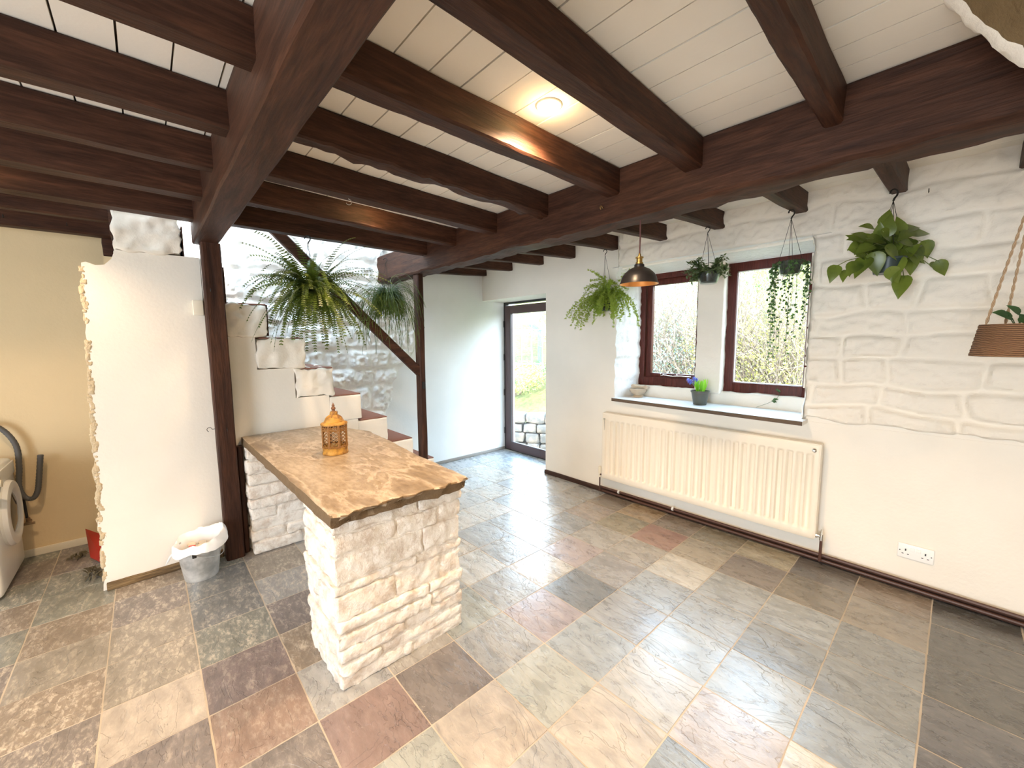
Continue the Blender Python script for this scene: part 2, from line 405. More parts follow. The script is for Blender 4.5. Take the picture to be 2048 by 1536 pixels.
# plastered wall under the stairs with its ragged end ("wall_middle"); x from -3.30 to -3.18
rnd = R(2)
edge = []
for k in range(46):
    z = 1.78*k/45; y = -.275 + .055*(z/1.8) + .010*fbm(z*14, 7.) + (.012*fbm(z*40, 3.) if z < 1.2 else 0)
    edge.append((y, z))
prof = edge + [(-.218,1.835),(-.20,1.842),(-.165,1.828),(-.13,1.835),(-.10,1.87),(-.083,1.92)]
top = [(.29,1.925),(.29,1.655),(.378,1.655),(.378,1.443),(.553,1.443),(.553,1.223),(.778,1.223),(.778,1.008),(1.008,1.008),(1.008,.798),(1.218,.798),(1.218,.583),(1.428,.583),(1.428,.358),(1.638,.358),(1.638,-.04)]
poly = prof + top + [(-.26, -.04)]
poly = poly[::-1]
def extrude_x(mb, poly, x0, x1):
    n = len(poly); vs = [(x0, a, b) for a, b in poly] + [(x1, a, b) for a, b in poly]
    mb.add(vs, [list(range(n)), list(range(2*n-1, n-1, -1))] + [(i, n+i, n+(i+1) % n, (i+1) % n) for i in range(n)])
mb = MB(); extrude_x(mb, poly, -3.30, -3.18)
wm = struct(mb.build('wall_middle', M_PL, smooth=False))
# crumbling plaster edge: irregular lumps down the broken end
mb = MB()
for k in range(150):
    z = rnd.uniform(.05, 1.3) if k < 125 else rnd.uniform(1.3, 1.8); y = -.275 + .055*(z/1.8)
    s = rnd.uniform(.006, .014); y += .010*fbm(z*14, 7.)
    mb.rbox(-3.21-s, -3.1815+s*.25, y-s*.6, y+s*rnd.uniform(.8,1.6), z-s, z+s*rnd.uniform(1.2,2.6), s*.6, .005, .012, 60, k)
struct(mb.build('broken_plaster_edge', painted_stone('crumbling_render', (.62,.50,.33), .8, 40), wm))

# walls out of the photograph: behind the camera and to its right, the rear one with an unglazed gap, added for fill daylight
mb = MB()
mb.box(-4.25, -1.2, -3.95, -3.8, -.05, 2.6); mb.box(.8, 2.45, -3.95, -3.8, -.05, 2.6); mb.box(-1.2, .8, -3.95, -3.8, 2.1, 2.6)
struct(mb.build('wall_rear', M_PL, smooth=False))
mb = MB()
mb.box(2.3, 2.45, -3.8, 3.46, -.05, 2.6)
struct(mb.build('wall_side', M_PL, smooth=False))

# ------------------------------------------------------------------ ceiling boards
M_BOARD = plaster('painted_boards', (.83,.78,.69), .95, .12)
M_GAP = mat('board_gap', (.03,.02,.012), .9)
def ceiling():
    mb = MB(); BW = .1183; Y0 = .242; rnd = R(9)
    def strip(xa, xb, ya, yb, zf):
        g = .0026
        mb.mi = 0
        z0 = zf(ya+g); z1 = zf(yb-g); j = rnd.uniform(-.001, .001)
        mb.add([(xa, ya+g, z0+j), (xb, ya+g, z0+j), (xb, yb-g, z1+j), (xa, yb-g, z1+j), (xa, ya+g, z0+.012), (xb, ya+g, z0+.012), (xb, yb-g, z1+.012), (xa, yb-g, z1+.012)],
               [(3,2,1,0), (0,1,5,4), (2,3,7,6)])
    k = 0
    y = Y0 - 35*BW
    while y < 1.80:
        xa = -4.06 if y < -.15 else -3.06
        strip(xa, 2.3, max(y, -3.8), y+BW, lambda q: 2.232); y += BW
    zf = lambda q: 2.235 + (q-1.85)*.045
    while y < 3.2:
        strip(-3.94, 2.3, y, y+BW, zf); y += BW
    mb.mi = 1
    mb.box(-4.06, 2.3, -3.8, -.16, 2.244, 2.30); mb.box(-3.06, 2.3, -.16, 1.86, 2.244, 2.30)
    mb.add([(-3.94,1.8,2.246),(2.3,1.8,2.246),(2.3,3.3,2.32),(-3.94,3.3,2.32)], [(3,2,1,0)])
    mb.box(-4.25, 2.45, 1.86, 3.6, 2.42, 2.6)
    struct(mb.build('ceiling', [M_BOARD, M_GAP], smooth=False))
ceiling()

# stairwell above: light comes down from the landing
mb = MB(); mb.box(-3.06, -2.98, -.16, 1.80, 2.31, 3.9); mb.box(-4.2, -2.98, .6, 1.9, 3.9, 4.0)  # top box is an unseen lid added to cut the daylight
struct(mb.build('wall_stairwell', M_PL, smooth=False))

# ------------------------------------------------------------------ timbers
def timber(name, a, b, sec, m, label, cat, group=None, n=24, amp=.004, seed=1, rough_bottom=0., sec2=None, ch=.008):
    """a, b: end points of the section's lower left corner line; sec=(width, height) measured sideways and up"""
    a, b = Vector(a), Vector(b); d = (b-a).normalized(); s2 = sec2 or sec
    if abs(d.z) > .95: U, V = Vector((1,0,0)), Vector((0,1,0))
    else:
        U = Vector((-d.y, d.x, 0)).normalized(); V = d.cross(U)
        if V.z < 0: V = -V
        U = V.cross(d) * -1
        if (abs(U.x) > abs(U.y) and U.x < 0) or (abs(U.y) >= abs(U.x) and U.y < 0): U = -U
    vs = []; fs = []
    for i in range(n+1):
        t = i/n; p = a + (b-a)*t; w = sec[0] + (s2[0]-sec[0])*t; h = sec[1] + (s2[1]-sec[1])*t
        pts = [(ch,0),(w*.33,0),(w*.67,0),(w-ch,0),(w,ch),(w,h*.33),(w,h*.67),(w,h-ch),(w-ch,h),(w*.5,h),(ch,h),(0,h-ch),(0,h*.67),(0,h*.33),(0,ch)]
        L = t*(b-a).length
        for (u, v) in pts:
            q = Vector((L*3+seed*9, u*12, v*12)); du = amp*noise.noise(q); dv = amp*noise.noise(q+Vector((0,0,40)))
            if v < h*.3 and rough_bottom:
                dv += rough_bottom*(.5*noise.noise(Vector((L*5+seed, u*6, 2)))+.5*noise.noise(Vector((L*16+seed, u*20, 2))) + .25*abs(noise.noise(Vector((L*2.3+seed,0,0)))))
            vs.append(p + U*(u+du) + V*(v+dv))
    k = 15
    for i in range(n):
        for j in range(k): fs.append((i*k+j, i*k+(j+1) % k, (i+1)*k+(j+1) % k, (i+1)*k+j))
    fs.append(list(range(k))[::-1]); fs.append([n*k+j for j in range(k)])
    o = MB().add(vs, fs).build(name, m, base=a, angle=35)
    return tag(o, label, cat, group)

# two long beams
timber('ceiling_beam', (-3.19, .262, 2.005), (1.6, .262, 2.005), (.122, .24), W_X, 'long dark timber beam running overhead from the nearer post on the left', 'beam', n=60, seed=3)
timber('ceiling_beam', (-3.93, 1.76, 1.988), (1.6, 1.76, 1.982), (.165, .25), W_X, 'massive rustic dark timber beam crossing the middle of the ceiling, pendant lamp hanging under it', 'beam', n=110, amp=.008, seed=7, rough_bottom=.026, ch=.014)
# joists between the two beams
G1 = 'joists between the two long beams'
for i, (x0, x1, w, rb, lab) in enumerate([
    (-.355, -.368, .058, .012, 'knotty dark joist between the long beams, rightmost in the photo'),
    (-.80, -.846, .08, .0, 'smooth dark joist between the long beams, just right of the lit downlight'),
    (-1.232, -1.24, .078, .006, 'dark joist between the long beams, just left of the downlight, orange glow on its side'),
    (-1.648, -1.71, .08, .03, 'rough-hewn dark joist with a ragged lower edge, second left of the downlight'),
    (-2.095, -2.168, .085, .0, 'straight dark joist with a small wire hook, third left of the downlight'),
    (-2.525, -2.625, .078, .006, 'dark joist with an orange glow near its middle, above the trailing fern'),
    (-3.04, -3.045, .08, .0, 'last dark joist along the stairwell edge, fern hanging below it')]):
    timber('ceiling_joist', (x0, .385, 2.108), (x1, 1.765, 2.108), (w, .124), W_Y, lab, 'joist', G1, 40, .004, 20+i, rb)
timber('ceiling_joist', (.06, .385, 2.108), (.06, 1.765, 2.108), (.07, .124), W_Y, 'dark joist between the long beams, outside the right edge of the photo', 'joist', G1, 20, .004, 29)
G2 = 'joists left of the nearer long beam'
for i, (x0, x1, w, lab) in enumerate([
    (-.42, -.42, .07, 'dark joist behind the nearer long beam, closest to the camera'),
    (-.86, -.86, .07, 'dark joist at the very top left corner region beside the nearer long beam'),
    (-1.31, -1.31, .075, 'dark joist left of the nearer long beam, uppermost one seen with boards below it'),
    (-1.765, -1.765, .09, 'dark joist left of the nearer long beam, second from the top of the photo'),
    (-2.15, -2.155, .07, 'dark joist left of the nearer long beam, third from the top of the photo'),
    (-2.57, -2.62, .105, 'dark joist left of the nearer long beam, fourth from the top of the photo'),
    (-3.0, -3.09, .11, 'dark joist left of the nearer long beam, with bright orange glow at the left edge')]):
    timber('ceiling_joist', (x0, -3.8, 2.108), (x1, .268, 2.108), (w, .124), W_Y, lab, 'joist', G2, 50, .004, 40+i)
timber('ceiling_joist', (-3.43, -3.8, 2.108), (-3.43, -.10, 2.108), (.07, .124), W_Y, 'dark joist ending at the rough stone block above the ragged plaster wall', 'joist', G2, 40, .004, 50)
timber('ceiling_joist', (-3.88, -3.8, 2.10), (-3.88, -.10, 2.10), (.09, .13), W_Y, 'dark wall joist along the yellow utility wall, two small hooks in it', 'joist', G2, 40, .004, 51)
G3 = 'short joists between the massive beam and the window wall'
for i, (x1, lab) in enumerate([
    (.56, 'short dark joist beyond the right edge of the photo'),
    (.195, 'short dark joist at the right edge of the photo above the woven basket'),
    (-.246, 'short dark joist holding the large-leaved hanging plant'),
    (-.686, 'short dark joist holding the trailing ivy pot'),
    (-1.168, 'short dark joist holding the small bushy plant in a clear saucer'),
    (-1.586, 'short dark joist directly right of the pendant cord'),
    (-2.03, 'short dark joist above the feathery green hanging plant'),
    (-2.494, 'short dark joist first left of the feathery hanging plant'),
    (-2.908, 'short dark joist just right of the door head'),
    (-3.38, 'short dark joist above the middle of the garden door'),
    (-3.84, 'short dark joist against the pale hall wall')]):
    timber('ceiling_joist', (x1-.07, 1.915, 2.110), (x1-.07, 3.075 if x1 > -2.9 else 3.078, 2.180), (.07, .142), W_Y, lab, 'joist', G3, 16, .004, 60+i)

# posts
timber('timber_post', (-3.163, .292, 0), (-3.163, .292, 2.006), (.09, .098), W_Z, 'dark timber post at the near end of the stone bar, beside the bucket', 'post', n=30, amp=.004, seed=71)
timber('timber_post', (-3.262, 1.785, .34), (-3.262, 1.785, 1.985), (.085, .055), W_Z, 'slim dark timber post at the foot of the stone stairs', 'post', n=30, amp=.003, seed=72)
timber('timber_board', (-3.17, .393, 0), (-3.17, .393, .728), (.05, .034), W_Z, 'narrow dark board between the near post and the stone bar base', 'board', n=14, amp=.003, seed=73)
timber('handrail', (-3.235, 1.78, 1.10), (-3.235, .60, 2.235), (.05, .07), W_Y, 'sloping dark timber handrail rising behind the hanging fern', 'handrail', n=14, amp=.002, seed=74)

# overhead stone at the upper right corner
def corner_stone():
    mb = MB(); base = [(-.13,2.30),(-.086,2.216),(-.055,2.16),(-.024,2.112),(.012,2.058),(.049,2.011),(.12,1.93),(.22,1.84),(.4,1.75)]
    P = []
    for (a, b), (c, d) in zip(base, base[1:]):
        for t in (0, .25, .5, .75): P.append((a+(c-a)*t, b+(d-b)*t))
    P.append(base[-1])
    rows = [(1.56, .0, .02), (1.5, 0, 0), (1.485, .012, .006), (1.44, .024, .022), (1.38, .05, .04), (1.30, .05, .05), (1.2, .055, .06), (1.05, .06, .08)]
    vs = []; n = len(P)
    for r_, (y, dx, dz) in enumerate(rows):
        for i, (a, b) in enumerate(P):
            k = .006*fbm(a*14+3, b*14, y*9) + .004*noise.noise(Vector((a*60, b*60, y*30)))
            vs.append((a+dx+k, y, b+dz+k))
    fs = [];  mi = []
    for r_ in range(len(rows)-1):
        for i in range(n-1): fs.append((r_*n+i, r_*n+i+1, (r_+1)*n+i+1, (r_+1)*n+i)); mi.append(0 if r_ < 2 else 1)
    mb.add(vs, fs); mb.m = mi
    # back of the mass up to the ceiling
    b0 = len(mb.v); m = 0
    mb.mi = 0
    bk = [vs[i] for i in range(n)]; mb.add(bk + [(p[0], p[1], 2.30) for p in bk], [(i, n+i, n+i+1, i+1) for i in range(n-1)])
    fr = [vs[(len(rows)-1)*n+i] for i in range(n)]; mb.mi = 1; mb.add(fr + [(p[0], p[1], 2.34) for p in fr], [(i, i+1, n+i+1, n+i) for i in range(n-1)])
    struct(mb.build('trim_1', [M_ST, M_TAN], angle=60))
corner_stone()

# ------------------------------------------------------------------ stairs
M_TREAD = mat('worn_red_tread', (.22,.09,.06), .6)
st = empty('stone_staircase', (-3.55, 1.0, 0), 'white-painted stone steps rising leftwards behind the stone bar', 'stairs')
steps = [(-.08,.205,1.928,2.165), (.40,.08,1.655,1.655), (.40,.627,1.445,1.655), (.575,.852,1.225,1.43), (.80,1.042,1.01,1.208), (1.03,1.247,.80,.99), (1.24,1.462,.585,.775), (1.45,1.69,.36,.555), (1.66,1.90,.02,.335)]
for i, (y0, y1, z0, z1) in enumerate(steps):
    if i == 1: continue
    mb = MB(); out = .014 if i in (0, 2, 3) else .006
    y0b = y0 if i == 0 else y0 - .02
    mb.rbox(-3.872, -3.18+out, y0b, y1, z0, z1, .009,   .018 if i in (0,2,3,4) else .005, .022, 20, i+3)
    step = mb.build('step', M_PIER if False else (M_ST if i < 4 else M_PL), st, angle=60)
    if i >= 2:
        mb = MB(); mb.rbox(-3.872, -3.19, y0-.0, y1+.004, z1+.0005, z1+.010, .004, .0, .1)
        mb.build('tread', M_TREAD, step)
for y, z0, z1 in ((.212,1.905,2.10),(.404,1.66,1.885),(.631,1.45,1.66)):
    mb = MB(); mb.rbox(-3.872, -3.186, y, y+.008, z0, z1, .003, .001, .1); mb.build('riser_board', W_X, st)
# hidden mass under the upper flight
mb = MB(); mb.rbox(-3.872, -3.181, .293, .40, 1.656, 1.925, .003, .0, .1); mb.build('step', M_PL, st, angle=60)

# ------------------------------------------------------------------ stone bar
bar = empty('stone_breakfast_bar', (-2.3, .75, 0), 'stone breakfast bar: sandstone slab on a rough painted stone pier', 'counter')
def slab():
    m = mat('sandstone_slab', (.4,.28,.15), .34, spec=.5); v = coords(m, (1, 2.6, 2.2))
    n1 = noise_tex(m, v, 2.0, 6, .55, .35); n2 = noise_tex(m, v, 22, 6, .6)
    c = ramp(m, n1, [(.28, (.15,.105,.065)), (.44, (.31,.235,.155)), (.495, (.52,.43,.33)), (.52, (.33,.255,.17)), (.66, (.46,.38,.285)), (.8, (.23,.18,.125))])
    c = mixc(m, ramp(m, n2, [(.35, (.7,.7,.7)), (.6, (0,0,0))]), c, (.62,.56,.50), 'MULTIPLY')
    vv = coords(m); n3 = noise_tex(m, vv, 5, 5, .6)
    basecol(m, c); b = bump(m, ramp(m, n1, [(.45,(0,0,0)),(.46,(.5,.5,.5)),(.56,(.5,.5,.5)),(.57,(1,1,1))]), .5, .004); bump(m, n2, .4, .004, b)
    def far(x):
        P = [(-3.18,.94),(-2.95,1.06),(-2.75,1.13),(-2.3,1.10),(-1.95,1.075),(-1.45,1.06)]
        for (a, b_), (c_, d) in zip(P, P[1:]):
            if a <= x <= c_: return b_ + (d-b_)*(x-a)/(c_-a)
        return P[0][1] if x < -3.18 else P[-1][1]
    def warp(q):
        x = q.x; near = .430 + (x+3.18)/1.73*.018
        t = (q.y - .43)/.63; y = near + t*(far(min(max(x, -3.18), -1.45)) - near)
        z = q.z; k = 0.
        if x > -1.50:   # chipped end
            e = (x+1.50)/.03; f = fbm(y*17, z*24, 3.); f2 = fbm(y*45, z*40, 8.)
            x += e*(.016*f + .010*f2 - .016*abs(noise.noise(Vector((y*8, 0, 2)))) - (.02 if z < .755 else 0)*(1+noise.noise(Vector((y*6,1,1)))))
            z += e*.006*f2 if z > .77 else e*.006*fbm(y*20, 1.)
        if t < .03: y += .004*fbm(x*12, z*20)
        if t > .97: y += .008*fbm(x*9, z*20)
        return Vector((x, y, z))
    mb = MB(); mb.rbox(-3.176, -1.457, .43, 1.06, .727, .782, .007, .0015, .024, 9, 2, warp)
    me_ = painted_stone('chipped_slab_edge', (.17,.115,.065), 1., 30, 0); o = mb.build('slab', [m, me_], bar, angle=50)
    for p in o.data.polygons:
        c_ = p.center + bar.location
        if abs(p.normal.z) < (.8 if c_.x > -1.495 else .5): p.material_index = 1
slab()
def rubble(rows, x0, x1, y0, y1, seed, name):
    r = R(seed); mb = MB(); z = .0
    mb.box(x0+.010, x1-.008, y0+.010, y1-.010, 0, sum(h for h, _ in rows))
    k = 0
    for h, cuts in rows:
        ys = [0.] + cuts + [1.]
        for a, b in zip(ys, ys[1:]):
            A = y0 + (y1-y0)*a; B = y0 + (y1-y0)*b; out = r.uniform(-.006, .012)
            dz = r.uniform(-.004, .004)
            mb.rbox(x0 - r.uniform(0, .014), x1+out, A + (.003 if a else -r.uniform(-.003,.012)), B - (.003 if b < 1 else -r.uniform(-.003, .012)), z+.003+dz, z+h-.003+dz, min(.011, h*.2), .0085, .018, 30, seed*10+k); k += 1
        z += h
    return mb.build(name, M_PIER, bar, angle=60)
rubble([(.062,[.55]),(.055,[.3]),(.062,[.48]),(.066,[.72]),(.05,[.7]),(.115,[.42,.82]),(.040,[.6]),(.115,[.66]),(.085,[.45,.8]),(.076,[.62])], -1.955, -1.565, .482, 1.065, 4, 'pier')
rubble([(.085,[.6]),(.075,[.4]),(.07,[.7]),(.08,[.3]),(.07,[.62]),(.09,[.45]),(.08,[.7]),(.09,[.4]),(.086,[.55])], -3.16, -3.04, .44, .93, 6, 'wall_pier')

# ------------------------------------------------------------------ windows and door
def frame_rect(mb, x0, x1, z0, z1, y0, y1, w, wb=None):
    wb = wb or w
    mb.rbox(x0, x0+w, y0, y1, z0, z1, .004, 0, .2); mb.rbox(x1-w, x1, y0, y1, z0, z1, .004, 0, .2)
    mb.rbox(x0+w-.002, x1-w+.002, y0, y1, z0, z0+wb, .004, 0, .3); mb.rbox(x0+w-.002, x1-w+.002, y0, y1, z1-w, z1, .004, 0, .3)
w1 = empty('window_1', (-1.70, 3.40, .99)); struct(w1)
mb = MB(); frame_rect(mb, -1.985, -1.415, .99, 1.99, 3.375, 3.44, .055, .085); mb.build('window_frame', M_FRAME, w1)
mb = MB(); frame_rect(mb, -1.925, -1.42, 1.065, 1.935, 3.395, 3.435, .05, .045); sa = mb.build('sash', M_FRAME, w1)
mb = MB(); mb.box(-1.88, -1.465, 3.412, 3.416, 1.105, 1.89); mb.build('pane', M_GLASS, sa, smooth=False)
mb = MB()
pts = [(-1.77,3.39,1.088),(-1.74,3.375,1.098),(-1.70,3.378,1.092),(-1.66,3.386,1.088),(-1.60,3.38,1.094),(-1.50,3.384,1.092)]
mb.tube(pts, .0045, 6); mb.tube([(-1.77,3.39,1.088),(-1.77,3.38,1.11)], .004, 6); mb.tube([(-1.62,3.39,1.088),(-1.62,3.38,1.108)], .004, 6)
mb.build('window_stay', M_CHROME, w1)
w2 = empty('window_2', (-.98, 3.40, .98)); struct(w2)
mb = MB(); frame_rect(mb, -1.252, -.640, .975, 1.995, 3.375, 3.44, .078, .098); mb.build('window_frame', M_FRAME, w2)
mb = MB(); mb.box(-1.176, -.716, 3.412, 3.416, 1.07, 1.92); mb.build('pane', M_GLASS, w2, smooth=False)
mb = MB(); frame_rect(mb, -1.176, -.716, 1.071, 1.919, 3.392, 3.41, .008); mb.build('glazing_bead', M_WHT, w2)

# sill stone
def sill():
    m = painted_stone('sill_stone', (.80,.80,.78), .25, 16)
    md = painted_stone('raw_sill_edge', (.14,.10,.07), .9, 40)
    mb = MB()
    def warp(q):
        t = (3.36 - q.y)/.38; x = q.x
        y = q.y - max(0, t)*(x+2.03)/1.4*.075
        if t > .95: y += .006*fbm(x*14, q.z*30)
        return Vector((x, y, q.z))
    mb.rbox(-2.035, -.615, 3.02, 3.36, .872, .9, .003, .0, .02, 9, 2, warp)
    me = mb
    o = me.build('stone_sill', [m, md], angle=50)
    for p in o.data.polygons:
        if p.normal.y < -.6: p.material_index = 1
    o.parent = wr; struct(o)
sill()

d1 = empty('door_1', (-3.55, 3.45, 0)); struct(d1)
mb = MB(); frame_rect(mb, -3.935, -2.86, .0, 1.90, 3.42, 3.48, .035, .02); mb.build('door_frame', M_BLK, d1)
mb = MB(); frame_rect(mb, -3.905, -2.89, .012, 1.845, 3.415, 3.465, .098, .10); lf = mb.build('door_leaf', M_DOORF, d1)
mb = MB(); mb.box(-3.81, -2.985, 3.436, 3.441, .11, 1.75); mb.build('pane', M_GLASS, lf, smooth=False)
mb = MB(); frame_rect(mb, -3.81, -2.985, .108, 1.752, 3.418, 3.43, .009); mb.build('glazing_bead', M_DGREY, lf)
for z in (.25, .75, 1.2, 1.62):
    mb = MB(); mb.tube([(-3.915,3.41,z-.04),(-3.915,3.41,z+.04)], .008, 8); mb.build('hinge', M_IRON, lf)
mb = MB(); mb.rbox(-2.955, -2.93, 3.405, 3.416, .86, 1.02, .004); mb.tube([(-2.94,3.405,.96),(-2.94,3.37,.96),(-3.04,3.37,.96)], .008, 8); mb.build('handle', M_DGREY, lf)
# recess left cheek rests on wall_back; skirtings
M_SK = wood('skirting_timber', 'x', (.03,.014,.01), (.10,.05,.035), .55)
M_SKG = plaster('grey_skirting', (.30,.27,.24), .8, .3)
mb = MB(); mb.rbox(-2.885, 2.3, 3.062, 3.0795, 0, .042, .003, .001, .1); struct(mb.build('baseboard_right', M_SK))
mb = MB(); mb.rbox(-3.929, -3.917, 1.95, 3.41, 0, .035, .003, .0, .2); struct(mb.build('baseboard_back', M_SKG))
mb = MB(); mb.rbox(-3.1795, -3.16, -.262, .285, 0, .045, .003, .003, .04, 14, 3); struct(mb.build('baseboard_middle', wood('worn_skirting', 'y', (.03,.015,.008), (.35,.24,.12), .7)))
mb = MB(); mb.rbox(-4.0495, -4.035, -3.7, -.18, 0, .05, .003); struct(mb.build('baseboard_left', M_CREAMP))
mb = MB(); mb.tube([(-2.15,3.045,.055),(-1.3,3.045,.055),(-.5,3.045,.055),(2.2,3.045,.055)], .011, 8); mb.tube([(-2.12,3.035,.028),(2.2,3.035,.028)], .010, 8)
pp = mb.build('heating_pipes', M_PIPE, base=(-2.15, 3.04, 0)); tag(pp, 'pair of thin dark heating pipes running along the foot of the window wall', 'pipe')
for x in (-1.95, -1.45):
    mb = MB(); mb.tube([(x-.006,3.038,.06),(x+.006,3.038,.06)], .016, 8); mb.build('pipe_clip', M_WHT, pp)

# ------------------------------------------------------------------ radiator
def radiator():
    x0, x1, z0, z1, yf, yb = -2.10, -.522, .165, .762, 2.985, 3.045
    rd = empty('radiator', ((x0+x1)/2, 3.02, z0), 'long cream ribbed panel radiator under the window', 'radiator')
    nf = 29; nx = nf*8; W = x1-x0; m0 = .022; zs = [z0, z0+.004, z0+.045, z0+.052, z0+.060, z0+.068, z1-.075, z1-.067, z1-.059, z1-.052, z1-.012, z1-.004, z1]
    zd = [0,0,0,.15,.6,1,1,.6,.15,0,0,0,0]
    vs = []; fs = []
    for j, z in enumerate(zs):
        for i in range(nx+1):
            t = i/nx; x = x0 + W*t; f = (t*W - m0)/((W-2*m0)/nf); d = 0.
            if 0 <= f < nf:
                q = f - math.floor(f); a = abs(q-.5)
                d = 1. if a < .2 else (0. if a > .34 else (.34-a)/.14)
            y = yf + .019*d*zd[j]
            if j in (0, len(zs)-1): y += .004
            if i in (0, nx): y += .004
            vs.append((x, y, z))
    for j in range(len(zs)-1):
        for i in range(nx):
            a = j*(nx+1)+i; fs.append((a, a+1, a+nx+2, a+nx+1))
    mb = MB().add(vs, fs); mb.build('front_panel', M_CREAM, rd, angle=50)
    mb = MB(); mb.rbox(x0+.002, x1-.002, yf+.022, yb, z0+.004, z1-.006, .003, 0, .3); mb.build('back_panel', M_CREAM, rd)
    mb = MB(); mb.rbox(x0-.002, x1+.002, yf+.004, yb+.004, z1-.004, z1+.004, .003, 0, .4)
    mb.build('top_grille', M_CREAM, rd)
    for x in (x0-.004, x1-.002):
        mb = MB(); mb.rbox(x, x+.006, yf+.005, yb+.003, z0+.01, z1, .002); mb.build('side_panel', M_CREAM, rd)
    for x in (x0+.15, x1-.15):
        mb = MB(); mb.rbox(x-.02, x+.02, yb-.002, 3.079, z0+.08, z1-.08, .002); mb.build('wall_bracket', M_CREAM, rd)
    mb = MB(); mb.lathe([(.0,0),(.012,0),(.012,.006),(.006,.01),(.006,.016),(0,.016)], (x1-.028, yf, z1-.035), 14, Matrix.Rotation(PI/2, 3, 'X')); mb.build('bleed_plug', M_CHROME, rd)
    mb = MB(); mb.tube([(x0+.028,yf-.004,z1-.05),(x0+.028,yf-.012,z1-.05)], .009, 10); mb.tube([(x0+.022,yf-.012,z1-.045),(x0+.036,yf-.012,z1-.05)], .004, 6)
    mb.tube([(x0+.028,yf-.012,z1-.05),(x0+.030,yf-.012,z1-.09),(x0+.030,yf-.012,z1-.15)], [.004,.003,.001], 6); mb.build('bleed_key', M_CHROME, rd)
    # thermostatic valve at the left
    v = empty('', (0,0,0)) if False else None
    mb = MB(); mb.tube([(x0-.035,3.01,.03),(x0-.035,3.01,.165)], .006, 8); mb.tube([(x0-.035,3.01,.185),(x0-.002,3.01,.185)], .008, 8)
    mb.build('valve_pipe', M_PIPE, rd)
    mb = MB(); mb.lathe([(.0,0),(.011,0),(.011,.022),(.008,.024),(.008,.034),(.014,.036),(.016,.05),(.016,.085),(.013,.1),(0,.1)], (x0-.035, 3.01, .16), 18); mb.build('thermostatic_valve', M_CREAMP, rd)
    mb = MB(); mb.tube([(x1+.032,3.01,.03),(x1+.032,3.01,.175)], .008, 8); mb.build('valve_pipe', M_PIPE, rd)
    mb = MB(); mb.tube([(x1+.002,3.01,.19),(x1+.035,3.01,.19)], .009, 10); mb.tube([(x1+.004,3.01,.19),(x1+.014,3.01,.19)], .014, 10)
    mb.tube([(x1+.032,3.01,.165),(x1+.032,3.01,.205)], .011, 10); mb.tube([(x1+.032,3.01,.205),(x1+.032,3.01,.235)], [.009,.003], 8); mb.build('lockshield_valve', M_CHROME, rd)
radiator()

# ------------------------------------------------------------------ double socket
sk = empty('wall_socket', (-.083, 3.078, .175), 'white double plug socket low on the wall right of the radiator', 'socket')
mb = MB(); mb.rbox(-.155, -.011, 3.068, 3.0795, .180, .262, .004); mb.build('faceplate', M_WHT, sk)
for x in (-.095, -.071):
    mb = MB(); mb.rbox(x-.009, x+.009, 3.0635, 3.069, .228, .246, .002); mb.build('switch', M_WHT, sk)
for cx in (-.122, -.044):
    mb = MB()
    mb.box(cx-.003, cx+.003, 3.0672, 3.0685, .222, .234); mb.box(cx-.015, cx-.007, 3.0672, 3.0685, .203, .207); mb.box(cx+.007, cx+.015, 3.0672, 3.0685, .203, .207); mb.build('pin_holes', M_BLK, sk)
for x in (-.145, -.021):
    mb = MB(); mb.tube([(x,3.0672,.221),(x,3.0685,.221)], .003, 8); mb.build('screw', M_BLK, sk)


jb = MB(); jb.rbox(-3.1795, -3.145, .235, .287, 1.575, 1.665, .004)
tag(jb.build('junction_box', M_CREAMP, base=(-3.18,.26,1.575)), 'small cream junction box on the plaster beside the near post', 'junction box')

